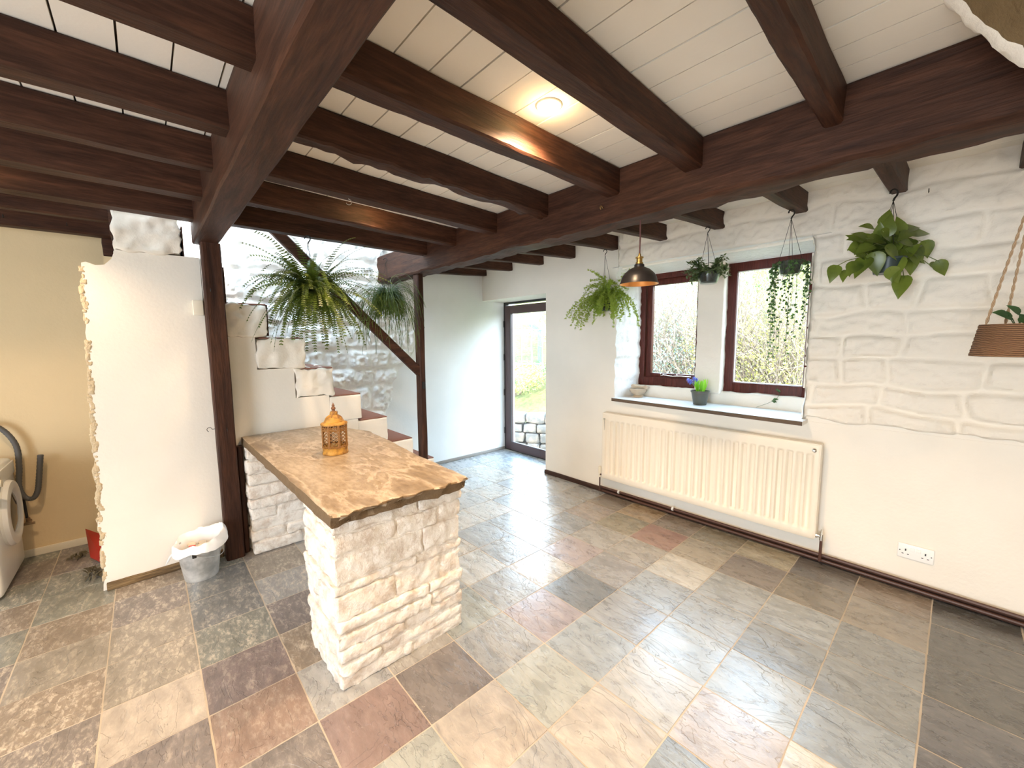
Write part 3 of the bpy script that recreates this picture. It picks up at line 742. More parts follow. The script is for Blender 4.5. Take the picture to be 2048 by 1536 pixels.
# ------------------------------------------------------------------ lantern on the slab
def lantern():
    cx, cy, z0 = -2.325, .755, .7825
    mm = mat('rusty_yellow_metal', (.50,.26,.045), .6, .15); v = coords(mm)
    basecol(mm, ramp(mm, noise_tex(mm, v, 30, 4), [(.35, (.20,.085,.02)), (.6, (.55,.29,.05))]))
    md = mat('rust_brown_metal', (.22,.10,.05), .6, .2)
    la = empty('lantern', (cx, cy, z0), 'ochre pierced metal candle lantern standing on the sandstone slab', 'lantern')
    r = .065
    mb = MB(); mb.lathe([(0,0),(r+.002,0),(r+.003,.006),(r,.012),(r,.034),(r+.003,.038),(r-.002,.040),(r-.004,.034),(r-.006,.012),(0,.010)], (cx,cy,z0), 36); mb.build('base', mm, la)
    mb = MB(); H0, H1 = .036, .165; n = 15
    for s in (1, -1):
        for k in range(n):
            pts = []
            for i in range(13):
                t = i/12; a = 2*PI*k/n + s*t*2.2; pts.append((cx+r*math.cos(a), cy+r*math.sin(a), z0+H0+(H1-.025-H0)*t))
            mb.tube(pts, .0017, 4)
    for k in range(8):
        a = 2*PI*k/8
        for da in (-.05, .05): mb.tube([(cx+(r+.001)*math.cos(a+da), cy+(r+.001)*math.sin(a+da), z0+z) for z in (H0, H1)], .003, 5)
    for z in (.045, .135, .142, .150, .165):
        mb.tube([(cx+r*math.cos(2*PI*k/36), cy+r*math.sin(2*PI*k/36), z0+z) for k in range(37)], .003, 5, False)
    for k in range(28):
        a = 2*PI*k/28; mb.tube([(cx+r*math.cos(a), cy+r*math.sin(a), z0+.150), (cx+r*math.cos(a+.11), cy+r*math.sin(a+.11), z0+.165)], .0025, 4)
        mb.tube([(cx+r*math.cos(a), cy+r*math.sin(a), z0+.036), (cx+r*math.cos(a+.11), cy+r*math.sin(a+.11), z0+.050)], .003, 4)
    mb.build('pierced_shade', mat('rusty_pierced_metal', (.27,.125,.03), .6, .15), la)
    mb = MB(); mb.lathe([(r-.004,.163),(r+.006,.166),(r+.004,.173),(.052,.180),(.051,.187),(.047,.188),(.046,.196),(.040,.206),(.028,.215),(.021,.218),(.019,.232),(.013,.238),(0,.239)], (cx,cy,z0), 36); mb.build('lid', mm, la)
    mb = MB(); mb.lathe([(.010,.237),(.007,.244),(.012,.252),(.011,.258),(.006,.264),(.008,.270),(.003,.280),(0,.288)], (cx,cy,z0), 16); mb.build('finial', md, la)
    mb = MB(); c = Vector((cx+.028, cy-.004, z0+.222)); ax = Vector((.75,.65,0)).normalized()
    mb.tube([c + (Vector((-ax.y, ax.x, 0))*math.cos(a)*.024 + Vector((.5*ax.x,.5*ax.y,.85))*math.sin(a)*.024) for a in [2*PI*k/24 for k in range(25)]], .0014, 5, False); mb.build('ring_handle', md, la)
    mb = MB(); mb.lathe([(0,.0105),(.022,.0105),(.022,.05),(0,.05)], (cx,cy,z0), 18); mb.build('candle', mat('beeswax', (.6,.4,.15), .5), la)
lantern()

# ------------------------------------------------------------------ bucket with a white liner
def bucket():
    cx, cy = -2.995, .155
    bk = empty('bucket', (cx, cy, 0), 'small galvanised metal bucket with a white bin liner, standing by the near post', 'bucket')
    mm = mat('galvanised_metal', (.55,.56,.55), .45, .55); v = coords(mm)
    basecol(mm, ramp(mm, noise_tex(mm, v, 14, 4), [(.35, (.42,.43,.42)), (.65, (.74,.74,.72))]))
    mb = MB(); mb.lathe([(0,.006),(.078,.006),(.080,0),(.082,.0),(.084,.008),(.110,.205),(.114,.207),(.114,.212),(.109,.213),(.106,.205),(.079,.012),(0,.010)], (cx,cy,0), 40); mb.build('pail', mm, bk)
    # liner folded over the rim
    mw_ = mat('white_liner', (.86,.85,.84), .4, spec=.4); rnd = R(4)
    P = [(.088,.13),(.100,.19),(.108,.216),(.116,.224),(.124,.212),(.128,.19),(.130,.165)]
    n = 64; vs = []
    for j, (r, z) in enumerate(P):
        for k in range(n):
            a = 2*PI*k/n; w = 1 + .06*noise.noise(Vector((math.cos(a)*2.5, math.sin(a)*2.5, j*.4)))*(1 if j > 2 else .4) + .012*math.sin(a*17+j)
            back = max(0, math.cos(a-2.55)); far = max(0, math.cos(a-1.2))
            zz = z + (.035*back + .03*far if j >= 1 else 0) + .012*noise.noise(Vector((math.cos(a)*4, math.sin(a)*4, j*.7)))
            if j >= 4: zz += (.03*(1-abs(math.sin(a*1.5+.5))))
            if j >= 5: w += .10*far**2
            vs.append((cx + r*w*math.cos(a), cy + r*w*math.sin(a), zz))
    fs = [(j*n+k, j*n+(k+1) % n, (j+1)*n+(k+1) % n, (j+1)*n+k) for j in range(len(P)-1) for k in range(n)]
    mb = MB().add(vs, fs); mb.build('bin_liner', mw_, bk, angle=80)
    mb = MB(); pts = [(cx+.03, cy-.11, .20), (cx-.02,cy-.135,.16), (cx-.05, cy-.15, .12), (cx-.07,cy-.16,.095)]
    mb.tube(pts, [.012,.007,.005,.002], 6); mb.build('liner_tie', mw_, bk)
    for a in (-.3, PI-.3):
        mb = MB(); x, y = cx+.112*math.cos(a), cy+.112*math.sin(a); mb.rbox(x-.01, x+.01, y-.01, y+.01, .165, .2, .004); mb.build('handle_lug', M_IRON, bk)
    mb = MB(); mb.tube([(cx+.112*math.cos(a)*math.cos(t), cy+.112*math.sin(a)*math.cos(t), .18-.10*math.sin(t)) if False else (cx+.115*math.cos(-.3+t), cy+.115*math.sin(-.3+t), .178-.055*math.sin(t)) for t in [PI*k/20 for k in range(21)]], .002, 6); mb.build('bail_handle', mm, bk)
    mb = MB(); rr = R(7)
    for k in range(9):
        a = rr.uniform(0, 6.28); q = rr.uniform(0, .05); mb.rbox(cx+q*math.cos(a)-.025, cx+q*math.cos(a)+.025, cy+q*math.sin(a)-.02, cy+q*math.sin(a)+.02, .15+k*.004, .17+k*.004, .01, .008, .02, 30, k)
    tag(mb.build('rubbish', mat('crumpled_paper', (.62,.55,.45), .8), base=(cx,cy,.15)), 'crumpled paper scraps lying inside the metal bucket', 'rubbish', kind='stuff')
    mb = MB(); mb.rbox(cx+.01, cx+.055, cy-.05, cy-.02, .196, .208, .004, .004, .02, 30, 3)
    tag(mb.build('red_wrapper', mat('red_wrapper', (.6,.05,.04), .4), base=(cx,cy,.19)), 'small red wrapper on top of the scraps in the metal bucket', 'wrapper')
bucket()

# ------------------------------------------------------------------ washing machine at the left edge, drain hose, tap
def washer():
    x0, x1, yf, z1 = -3.985, -3.42, -.675, .70
    wmn = empty('washing_machine', (-3.70, -.93, 0), 'white front-loading washing machine at the left edge of the photo', 'washing machine')
    mb = MB(); mb.rbox(x0, x1, -1.20, yf, .012, z1, .03, 0, .1); mb.build('cabinet', M_WHT, wmn)
    for x in (x0+.05, x1-.05):
        for y in (-1.15, yf-.05): mb = MB(); mb.tube([(x,y,0),(x,y,.014)], .02, 10); mb.build('foot', M_BLK, wmn)
    c = (-3.72, yf, .41); M = Matrix.Rotation(-PI/2, 3, 'X')
    mb = MB(); mb.lathe([(.125,-.004),(.19,-.004),(.195,.012),(.185,.03),(.15,.036),(.135,.028),(.125,.006)], c, 40, M); dr = mb.build('door', M_WHT, wmn)
    mb = MB(); mb.lathe([(.132,.012),(.11,.022),(.06,.03),(0,.033)], c, 32, M); mb.build('porthole_glass', mat('dark_glass', (.01,.012,.018), .08, spec=.8), dr)
    mb = MB(); mb.rbox(x0+.02, x1-.02, yf-.002, yf+.006, z1-.10, z1-.02, .004); mb.build('control_panel', M_WHT, wmn)
    mb = MB(); mb.lathe([(.0,.03),(.02,.03),(.024,.0)], (-3.50, yf+.004, z1-.06), 20, M); mb.build('dial', M_CREAMP, wmn)
washer()
mh = mat('grey_hose', (.10,.10,.10), .5)
pts = [Vector(p) for p in ((-3.98,-1.0,.66),(-3.99,-.86,.84),(-3.995,-.76,.905),(-3.995,-.70,.87),(-3.995,-.655,.76),(-3.995,-.655,.62),(-3.99,-.665,.50),(-3.985,-.648,.425),(-3.985,-.615,.405),(-3.985,-.59,.45),(-3.985,-.575,.55),(-3.985,-.558,.685))]
fine = []
for i in range(len(pts)-1):
    p0, p1, p2, p3 = pts[max(i-1,0)], pts[i], pts[i+1], pts[min(i+2, len(pts)-1)]
    for k in range(12):
        t = k/12; fine.append(.5*((2*p1) + (p2-p0)*t + (2*p0-5*p1+4*p2-p3)*t*t + (3*p1-3*p2+p3-p0)*t**3))
fine.append(pts[-1])
mb = MB(); mb.tube(fine, [.0135 + (.0015 if k % 2 else 0) for k in range(len(fine))], 10)
tag(mb.build('drain_hose', mh, base=(-3.98,-.7,.4)), 'grey corrugated drain hose curling up the yellow wall above the washing machine', 'hose')
tp = empty('wall_tap', (-4.03,-.64,.23), 'old tap valve low on the yellow wall right of the washing machine', 'tap')
mb = MB(); mb.tube([(-4.045,-.665,.45),(-4.03,-.66,.38),(-4.02,-.655,.26)], .007, 8); mb.build('pipe', M_IRON, tp)
mb = MB(); mb.tube([(-4.048,-.65,.245),(-3.99,-.65,.245)], .012, 10); mb.tube([(-4.01,-.65,.23),(-4.01,-.65,.275)], .010, 8); mb.tube([(-3.995,-.675,.24),(-3.995,-.62,.24)], .008, 8); mb.build('valve_body', mat('old_brass', (.25,.17,.10), .5, .7), tp)

# clutter behind the ragged wall: red dustpan, dried leaves
dp = empty('dustpan', (-3.75,-.33,0), 'red plastic dustpan lying half hidden behind the ragged plaster wall', 'dustpan')
mr = mat('red_plastic', (.34,.02,.01), .5)
mb = MB()
mb.add([(-4.03,-.41,.10),(-3.72,-.21,.004),(-3.55,-.38,.004),(-3.80,-.47,.07),(-4.03,-.41,.112),(-3.72,-.21,.016),(-3.55,-.38,.016),(-3.80,-.47,.082)] if False else
       [(-3.98,-.40,.12),(-3.55,-.20,.12),(-3.46,-.285,.045),(-3.70,-.365,.02),(-3.98,-.40,.13),(-3.55,-.20,.13),(-3.46,-.285,.055),(-3.70,-.365,.03)],
       [(3,2,1,0),(4,5,6,7),(0,1,5,4),(1,2,6,5),(2,3,7,6),(3,0,4,7)])
mb.build('pan', mr, dp, smooth=False)
mb = MB(); mb.tube([(-3.76,-.30,.125),(-3.85,-.25,.16),(-3.92,-.22,.19)], .012, 8); mb.build('handle', mr, dp)
ml = mat('dried_leaf', (.10,.085,.05), .8); rr = R(12); 
for nm, cx, cy, n_, lab in (('dried_foliage', -3.86, -.44, 12, 'small heap of dried dark leaves at the foot of the yellow wall'), ('dried_foliage', -3.45, -.33, 20, 'bundle of dried strappy leaves on the tiles beside the ragged wall end')):
    mb = MB()
    for k in range(n_):
        a = rr.uniform(-.5,.9) + (PI if nm and cx > -3.6 else 0)*rr.choice((0,1)); L = rr.uniform(.06,.13); p = Vector((cx+rr.uniform(-.03,.03), cy+rr.uniform(-.03,.03), .004+k*.0012)); d = Vector((math.cos(a), math.sin(a)*.9, 0)); s = Vector((-d.y, d.x, 0))*rr.uniform(.004,.009)
        mb.add([p-s*.4, p+d*L*.5-s+Vector((0,0,.006)), p+d*L, p+d*L*.5+s+Vector((0,0,.010)), p+s*.4], [(0,1,2,3,4)])
    tag(mb.build(nm, ml, base=(cx,cy,0), smooth=False), lab, 'dried leaves', kind='stuff')

# ------------------------------------------------------------------ hooks in the timbers
def hook(p, d, label, r=.010, m=M_IRON, up=False):
    """open cup hook screwed into timber at p, pointing along d"""
    p, d = Vector(p), Vector(d).normalized(); s = 1 if up else -1
    w = Vector((0,0,1)) if abs(d.z) < .5 else Vector((.6,.8,0))
    pts = [p, p+d*r*1.2]
    c = p + d*r*2.2
    for k in range(12):
        a = PI - 4.4*k/11
        pts.append(c + d*math.cos(a)*r + w*s*(-1)*math.sin(a)*r*(-1 if up else 1))
    mb = MB(); mb.tube(pts, .0016, 6)
    tag(mb.build('cup_hook', m, base=p), label, 'hook')
hook((-3.08,.32,1.72), (1,0,0), 'small metal hook high on the near timber post', .009)
hook((-3.08,.345,.862), (1,0,0), 'small metal hook low on the near timber post facing the camera', .011)
hook((-3.135,.292,.862), (0,-1,0), 'small metal hook low on the left side of the near timber post', .013)
hook((-2.075,.80,2.118), (0,0,-1), 'thin wire cup hook under the third joist left of the downlight', .013, mat('thin_wire', (.4,.36,.3), .4, .8))
hook((-3.79,-.55,2.14), (1,0,0), 'left of two small hooks in the dark wall joist above the yellow wall', .011)
hook((-3.79,-.30,2.14), (1,0,0), 'right of two small hooks in the dark wall joist above the yellow wall', .011)
hook((-.165,3.046,2.15), (0,-1,0), 'tiny dark hook in the painted stonework just right of the large-leaved hanging plant', .011)
hook((-1.25,1.757,2.06), (0,-1,0), 'tiny brass hook on the face of the massive beam above the pendant lamp', .009, M_BRASS)
mb = MB(); mb.rbox(-3.176,-3.160,1.795,1.82,.99,1.05,.003)
tag(mb.build('door_catch', M_IRON, base=(-3.17,1.8,1.0)), 'small dark iron catch on the side of the slim post by the stairs', 'catch')

# ------------------------------------------------------------------ pendant lamp
pc = Vector((-1.098, 1.85, 0))
pl = empty('pendant_lamp', (pc.x, pc.y, 1.68), 'black dome pendant lamp with brass fitting hanging from the massive beam', 'pendant lamp')
mb = MB(); mb.tube([(pc.x,pc.y,2.0),(pc.x+.001,pc.y,1.9),(pc.x,pc.y,1.825)], .0035, 8); mb.build('cord', mat('brown_cord', (.09,.03,.03), .7), pl)
mb = MB(); mb.lathe([(.004,.150),(.006,.145),(.008,.135),(.019,.132),(.019,.126),(.014,.124),(.014,.108),(.018,.106),(.018,.096),(.0,.096)], (pc.x,pc.y,1.68), 24); mb.build('lamp_holder', M_BRASS, pl)
mb = MB(); mb.lathe([(.0,.098),(.020,.098),(.024,.094),(.024,.084),(.032,.080),(.052,.070),(.072,.052),(.084,.032),(.088,.014),(.094,.002),(.095,0)], (pc.x,pc.y,1.68), 48); sh = mb.build('lamp_shade', mat('black_enamel', (.012,.011,.012), .32), pl)
mb = MB(); mb.lathe([(.0,.086),(.030,.078),(.050,.068),(.070,.050),(.082,.031),(.086,.013),(.093,.0005)], (pc.x,pc.y,1.6798), 48); mb.build('shade_lining', mat('copper_lining', (.75,.33,.10), .3, .8), sh)
mb = MB(); mb.lathe([(.0,0.02),(.015,.024),(.024,.038),(.022,.055),(.012,.07),(0,.075)], (pc.x,pc.y,1.68), 20); mb.build('bulb', mat('unlit_bulb', (.8,.75,.65), .2), pl)

# ------------------------------------------------------------------ downlights
def emis(name, col, s):
    m = bpy.data.materials.new(name); m.use_nodes = True; nt = m.node_tree; nt.nodes.clear()
    o = nt.nodes.new('ShaderNodeOutputMaterial'); e = nt.nodes.new('ShaderNodeEmission'); e.inputs[0].default_value = (*col, 1); e.inputs[1].default_value = s
    nt.links.new(e.outputs[0], o.inputs[0]); return m
M_LAMP = emis('lit_lamp', (1., .80, .22), 14.)
def downlight(x, y, power, label, spot=105, tilt=(0,0), zz=2.231):
    e = empty('downlight', (x, y, zz), label, 'downlight', 'recessed downlights')
    mb = MB(); mb.lathe([(.036,.002),(.036,-.002),(.043,-.003),(.046,-.001),(.046,.002)], (x,y,zz), 32); mb.build('bezel', M_CREAM, e)
    mb = MB(); mb.lathe([(0,-.001),(.035,-.001)], (x,y,zz), 24); mb.build('lamp', M_LAMP, e)
    l = bpy.data.lights.new('downlight_beam', 'SPOT'); l.energy = power; l.color = (1., .70, .44); l.spot_size = math.radians(spot); l.spot_blend = .6; l.shadow_soft_size = .03
    o = bpy.data.objects.new('downlight_beam', l); C.objects.link(o); o.location = (x, y, zz-.012)
    o.rotation_euler = (tilt[0], tilt[1], 0)
    p = bpy.data.lights.new('downlight_spill', 'POINT'); p.energy = power*.025; p.color = (1., .66, .30); p.shadow_soft_size = .03
    q = bpy.data.objects.new('downlight_spill', p); C.objects.link(q); q.location = (x, y, zz-.02)
    for k in (o, q):
        k.parent = e; k.location = (0, 0, k.location.z - zz)
POW = 52
downlight(-1.041, 1.127, POW, 'lit recessed downlight glowing yellow between two joists', 140)
downlight(-2.33, 1.10, POW*.6, 'recessed downlight hidden behind the third joist, above the bar', 130)
downlight(-2.80, -.60, POW*.45, 'recessed downlight between the left joists near the utility wall', 130)
downlight(-1.10, -.62, POW*.8, 'recessed downlight in the ceiling left of the camera', 140)
downlight(-.15, .80, POW*.3, 'added fill downlight outside the top edge of the photo', 140)  # unseen lamp, added to lift the window wall and ceiling
downlight(.75, .95, POW*.55, 'added fill downlight outside the photo, right of the rough corner stone', 140)  # out of view, put in as warm fill for the window wall
downlight(.70, -.95, POW, 'added fill downlight in the ceiling behind the camera', 140)  # no known fitting here; added fill for window wall and floor
downlight(-2.05, -1.9, POW*.5, 'recessed downlight at the rear left of the room', 130)

# ------------------------------------------------------------------ plants
def wires(mb, top, rim, r, n=3, a0=.4, t=.0012):
    for k in range(n):
        a = a0 + 2*PI*k/n; mb.tube([top, (rim[0]+r*math.cos(a), rim[1]+r*math.sin(a), rim[2])], t, 5)
def s_hook(mb, p, r=.016, t=.0035, d=(.7,.7)):
    """black S shaped hook whose upper bend passes p and whose foot is below"""
    p = Vector(p); u = Vector((d[0], d[1], 0)).normalized()
    pts = []
    for k in range(10):
        a = PI*1.05 - PI*1.15*k/9; pts.append(p + u*(math.cos(a)*r) + Vector((0,0,math.sin(a)*r - r)))
    pts += [p + u*(r*.8) + Vector((0,0,-r*1.7)), p + u*(r*.25) + Vector((0,0,-r*2.4)), p + Vector((0,0,-r*3.1))]
    mb.tube(pts, t, 7); return p + Vector((0,0,-r*3.0))
def pot_prof(r, h, rb): return [(0,0),(rb,0),(rb+.001,.003),(r-.003,h-.008),(r,h-.008),(r+.002,h),(r-.003,h),(r-.006,h-.01),(rb-.003,.006),(0,.006)]
def leaf(mb, p, d, n, L, W, fold=.15, pts=None, curl=.2):
    """heart / lance shaped leaf from p along d with normal n"""
    d = Vector(d).normalized(); n = Vector(n); s = d.cross(n)
    s = s.normalized() if s.length > 1e-6 else d.orthogonal().normalized(); n = s.cross(d)
    prof = pts or [(0,.0),(.12,.7),(.32,1.),(.6,.72),(.85,.28),(1.,0)]
    mid = []; le = []; ri = []
    for (t, w) in prof:
        c = p + d*L*t - n*curl*L*t*t
        mid.append(c); le.append(c + s*W*w*.5 + n*fold*W*w*.5); ri.append(c - s*W*w*.5 + n*fold*W*w*.5)
    k = len(prof); vs = mid + le + ri; fs = []
    for i in range(k-1): fs += [(i, i+1, k+i+1, k+i), (i+1, i, 2*k+i, 2*k+i+1)]
    mb.add(vs, fs)

def fern():
    cx, cy, zt = -2.93, .855, 1.745
    rn = R(11)
    e = empty('hanging_fern', (cx, cy, 1.62), 'large bushy dark green sword fern hanging in front of the stairs', 'plant')
    mb = MB(); mb.lathe(pot_prof(.058, .12, .043), (cx,cy,1.62), 28); mb.build('pot', mat('grey_pot', (.08,.085,.09), .5), e)
    mb = MB(); f = s_hook(mb, (cx-.03, cy+.0, 2.108), .018, .004, (.6,.8)); wires(mb, f, (cx,cy,1.735), .055); mb.build('hanger', M_BLK, e)
    mb = MB(); mb.lathe([(0,.108),(.052,.108)], (cx,cy,1.62), 20); mb.build('soil', mat('soil', (.05,.035,.02), .9), e)
    mb = MB()
    for k in range(215):
        a = rn.uniform(0, 2*PI); el = rn.uniform(-.6, 1.15); L = rn.uniform(.24, .54)
        if k < 6: el = rn.uniform(1.0,1.4); L = rn.uniform(.25, .33)
        side = Vector((math.cos(a), math.sin(a), 0)); p = Vector((cx,cy,zt)) + side*rn.uniform(.0,.045); 
        d = side*math.cos(el) + Vector((0,0,math.sin(el))); n = 26; path = []; droop = rn.uniform(1.8, 3.4)/n*(1.0 if el < .9 else .75)
        for i in range(n+1):
            path.append(p.copy()); p = p + d*L/n; ang = droop*(.5+i/n)
            d = (d + Vector((0,0,-1))*ang*.75 + Vector((rn.uniform(-.03,.03), rn.uniform(-.03,.03), 0))).normalized()
        mb.tube(path, [.0016*(1-i/(n+1))+.0005 for i in range(n+1)], 3, False)
        tw = rn.uniform(-.5,.5)
        for i in range(2, n):
            for h in (0,):
                t = (i+h)/n; w = .027*math.sin(min(1, t*1.25+.12)*PI*.92)**.7 + .003
                q = path[i].lerp(path[i+1], h); dd = (path[i+1]-path[i]).normalized(); s = dd.cross(Vector((0,0,1)))
                s = s.normalized() if s.length > .05 else Vector((math.sin(a), -math.cos(a), 0))
                s = (s + dd.cross(s)*tw).normalized()
                for sg in (1, -1):
                    u = s*sg*w + dd*w*.25 + Vector((0,0,-w*.15)); hw = dd*.0046
                    mb.add([q-hw*.7, q+u*.5-hw, q+u, q+u*.5+hw, q+hw*.7], [(0,1,2,3,4)])
    mb.build('foliage', L_FERN, e, smooth=False)
fern()

def rhipsalis():
    cx, cy, z0 = -3.14, 1.49, 1.69; rn = R(3)
    e = empty('hanging_mistletoe_cactus', (cx, cy, z0), 'round hanging plant of fine drooping green strands beside the slim post', 'plant')
    mb = MB(); mb.lathe(pot_prof(.06, .09, .045), (cx,cy,z0), 24); mb.build('pot', mat('dark_green_pot', (.03,.04,.025), .6), e)
    mb = MB(); f = s_hook(mb, (cx-.02,cy,2.075), .014, .003, (.6,.8)); wires(mb, f, (cx,cy,z0+.085), .055); mb.build('hanger', M_IRON, e)
    mb = MB()
    for k in range(900):
        a = rn.uniform(0, 2*PI); r0 = rn.uniform(.04,.085); p = Vector((cx, cy, z0+.035))
        el = rn.uniform(-.5, 1.4); L = rn.uniform(.08,.16) if rn.random() < .8 else rn.uniform(.24,.48)
        d = Vector((math.cos(a)*math.cos(el), math.sin(a)*math.cos(el), math.sin(el))); p = p + d*r0; n = 9; path = [p.copy()]
        for i in range(n):
            p = p + d*L/n; d = (d + Vector((rn.uniform(-.18,.18), rn.uniform(-.18,.18), -.5))).normalized(); path.append(p.copy())
        mb.tube(path, .0014, 3, False)
        if rn.random() < .5:
            q = path[-3]; b = Vector((rn.uniform(-1,1), rn.uniform(-1,1), -.8)).normalized(); mb.tube([q, q+b*.02, q+b*.035+Vector((0,0,-.015))], .0011, 3, False)
    mb.build('foliage', L_RHIP, e)
rhipsalis()

def asparagus():
    cx, cy, z0 = -2.055, 2.96, 1.665; rn = R(8)
    e = empty('hanging_asparagus_fern', (cx, cy, z0), 'feathery bright green hanging plant at the left of the window', 'plant')
    mb = MB(); mb.lathe(pot_prof(.058, .10, .045), (cx,cy,z0), 24); mb.build('pot', mat('dark_pot', (.03,.03,.028), .5), e)
    mb = MB(); mb.lathe([(.0,0),(.04,.0),(.052,.03),(.056,.045),(.054,.045),(.05,.03),(.038,.003),(0,.003)], (cx,cy,z0-.012), 24); mb.build('saucer', M_CLEAR, e)
    mb = MB(); f = s_hook(mb, (cx-.02,cy-.01,2.168), .014, .003, (.7,.7)); wires(mb, f, (cx,cy,z0+.095), .055); mb.build('hanger', M_IRON, e)
    mb = MB(); leafs = MB()
    for k in range(95):
        a = rn.uniform(0, 2*PI); el = rn.uniform(.0, 1.45); L = rn.uniform(.15,.32)
        p = Vector((cx, cy, z0+.09)); d = Vector((math.cos(a)*math.cos(el), math.sin(a)*math.cos(el)*.6 - .15, math.sin(el))).normalized()
        if k % 5 == 0: L = rn.uniform(.34,.50); el = .2; d = Vector((math.cos(a)*.8, math.sin(a)*.3-.2, .35)).normalized()
        n = 18; path = [p.copy()]; dr = rn.uniform(.10,.20)
        for i in range(n):
            p = p + d*L/n; d = (d + Vector((rn.uniform(-.05,.05), rn.uniform(-.05,.05), -dr))).normalized()
            if p.y > 3.045: p.y = 3.045
            path.append(p.copy())
        mb.tube(path, .0009, 3, False)
        for i in range(3, n+1):
            for m_ in range(2):
                b = Vector((rn.uniform(-1,1), rn.uniform(-1,1), rn.uniform(-.5,.8))).normalized(); bl = rn.uniform(.012,.034)*(1.1-.5*i/n)
                q0 = path[i]; 
                for j in range(4):
                    c = q0 + b*bl*(j+1)/4
                    for w in range(5):
                        u = Vector((rn.uniform(-1,1), rn.uniform(-1,1), rn.uniform(-1,1))).normalized()*rn.uniform(.006,.013); s = u.cross(b).normalized()*.0013
                        leafs.add([c-s, c+u*.5-s*1.4, c+u, c+u*.5+s*1.4], [(0,1,2,3)])
    mb.build('stems', L_ASP, e); leafs.build('foliage', L_ASP, e, smooth=False)
asparagus()

def leafy_pot():
    cx, cy, z0 = -1.20, 2.92, 1.80; rn = R(5)
    e = empty('hanging_succulent', (cx, cy, z0), 'small bushy grey-green hanging plant in a dark pot with clear saucer, between the windows', 'plant')
    mb = MB(); mb.lathe(pot_prof(.062, .065, .048), (cx,cy,z0), 28); mb.build('pot', mat('black_pot', (.02,.025,.022), .45), e)
    mb = MB(); mb.lathe([(.0,0),(.05,.0),(.064,.03),(.070,.062),(.068,.062),(.062,.03),(.048,.003),(0,.003)], (cx,cy,z0-.014), 28); mb.build('saucer', M_CLEAR, e)
    mb = MB(); f = s_hook(mb, (cx-.01,cy-.02,2.168), .014, .003, (.7,.7)); wires(mb, f, (cx,cy,z0+.06), .06, 4); mb.build('hanger', M_IRON, e)
    mb = MB()
    for k in range(60):
        a = rn.uniform(0, 2*PI); el = rn.uniform(-.1,1.2); L = rn.uniform(.07,.13); p = Vector((cx+.035*math.cos(a), cy+.035*math.sin(a), z0+.055))
        d = Vector((math.cos(a)*math.cos(el), math.sin(a)*math.cos(el), math.sin(el))); n = 7; path = [p.copy()]
        for i in range(n): p = p + d*L/n; d = (d + Vector((rn.uniform(-.1,.1), rn.uniform(-.1,.1), -.10))).normalized(); path.append(p.copy())
        mb.tube(path, .0013, 4, False)
        for i in range(1, n+1):
            for m_ in range(3):
                u = Vector((rn.uniform(-1,1), rn.uniform(-1,1), rn.uniform(-.3,.8))).normalized()
                leaf(mb, path[i], u, Vector((rn.uniform(-.4,.4), rn.uniform(-.4,.4), 1)), rn.uniform(.024,.036), .013, .2)
    mb.build('foliage', L_SUC, e)
leafy_pot()

def ivy():
    cx, cy, z0 = -.725, 2.93, 1.80; rn = R(6)
    e = empty('hanging_ivy', (cx, cy, z0), 'hanging pot of ivy with long leafy strands trailing in front of the right window', 'plant')
    mb = MB(); mb.lathe(pot_prof(.06, .07, .046), (cx,cy,z0), 28); mb.build('pot', mat('mossy_pot', (.05,.06,.045), .7), e)
    mb = MB(); mb.lathe([(.0,0),(.045,.0),(.06,.03),(.066,.056),(.064,.056),(.058,.03),(.043,.003),(0,.003)], (cx,cy,z0-.013), 28); mb.build('saucer', M_CLEAR, e)
    mb = MB(); f = s_hook(mb, (cx-.005,cy-.02,2.168), .017, .004, (.7,.7)); wires(mb, f, (cx,cy,z0+.065), .062, 4); mb.build('hanger', M_IRON, e)
    mb = MB(); lobes = [(0,.25),(.1,.95),(.22,1.),(.34,.6),(.5,.72),(.62,.45),(1.,0)]
    for k in range(26):
        a = rn.uniform(0, 2*PI); p = Vector((cx+.058*math.cos(a), cy+.058*math.sin(a), z0+.069)); L = rn.uniform(.16,.46) if k > 5 else rn.uniform(.50,.72)
        path = [p.copy()]; d = Vector((math.cos(a)*.5, math.sin(a)*.5, .1)); n = int(L/.022)
        for i in range(n):
            p = p + d*.022; d = (d + Vector((rn.uniform(-.12,.12), rn.uniform(-.12,.12), -.55 if i > 1 else -.3))).normalized(); 
            d.x *= .6; d.y *= .6
            path.append(p.copy())
        mb.tube(path, .0009, 4, False)
        for i in range(2, len(path)):
            if rn.random() < .68:
                u = Vector((rn.uniform(-1,1), rn.uniform(-1,.4), rn.uniform(-1,-.1))).normalized(); S = rn.uniform(.014,.028)*(1-.4*i/len(path))
                q = path[i] + u*.006; leaf(mb, q, u, Vector((rn.uniform(-.6,.6), -1, rn.uniform(-.2,.7))), S, S*1.05, .12, lobes)
    for k in range(60):
        u = Vector((rn.uniform(-1,1), rn.uniform(-1,1), rn.uniform(.0,.8))).normalized(); p = Vector((cx+rn.uniform(-.05,.05), cy+rn.uniform(-.05,.05), z0+.062))
        leaf(mb, p, u, Vector((0,0,1)), .022, .022, .12, lobes)
    mb.build('foliage', L_IVY, e)
ivy()

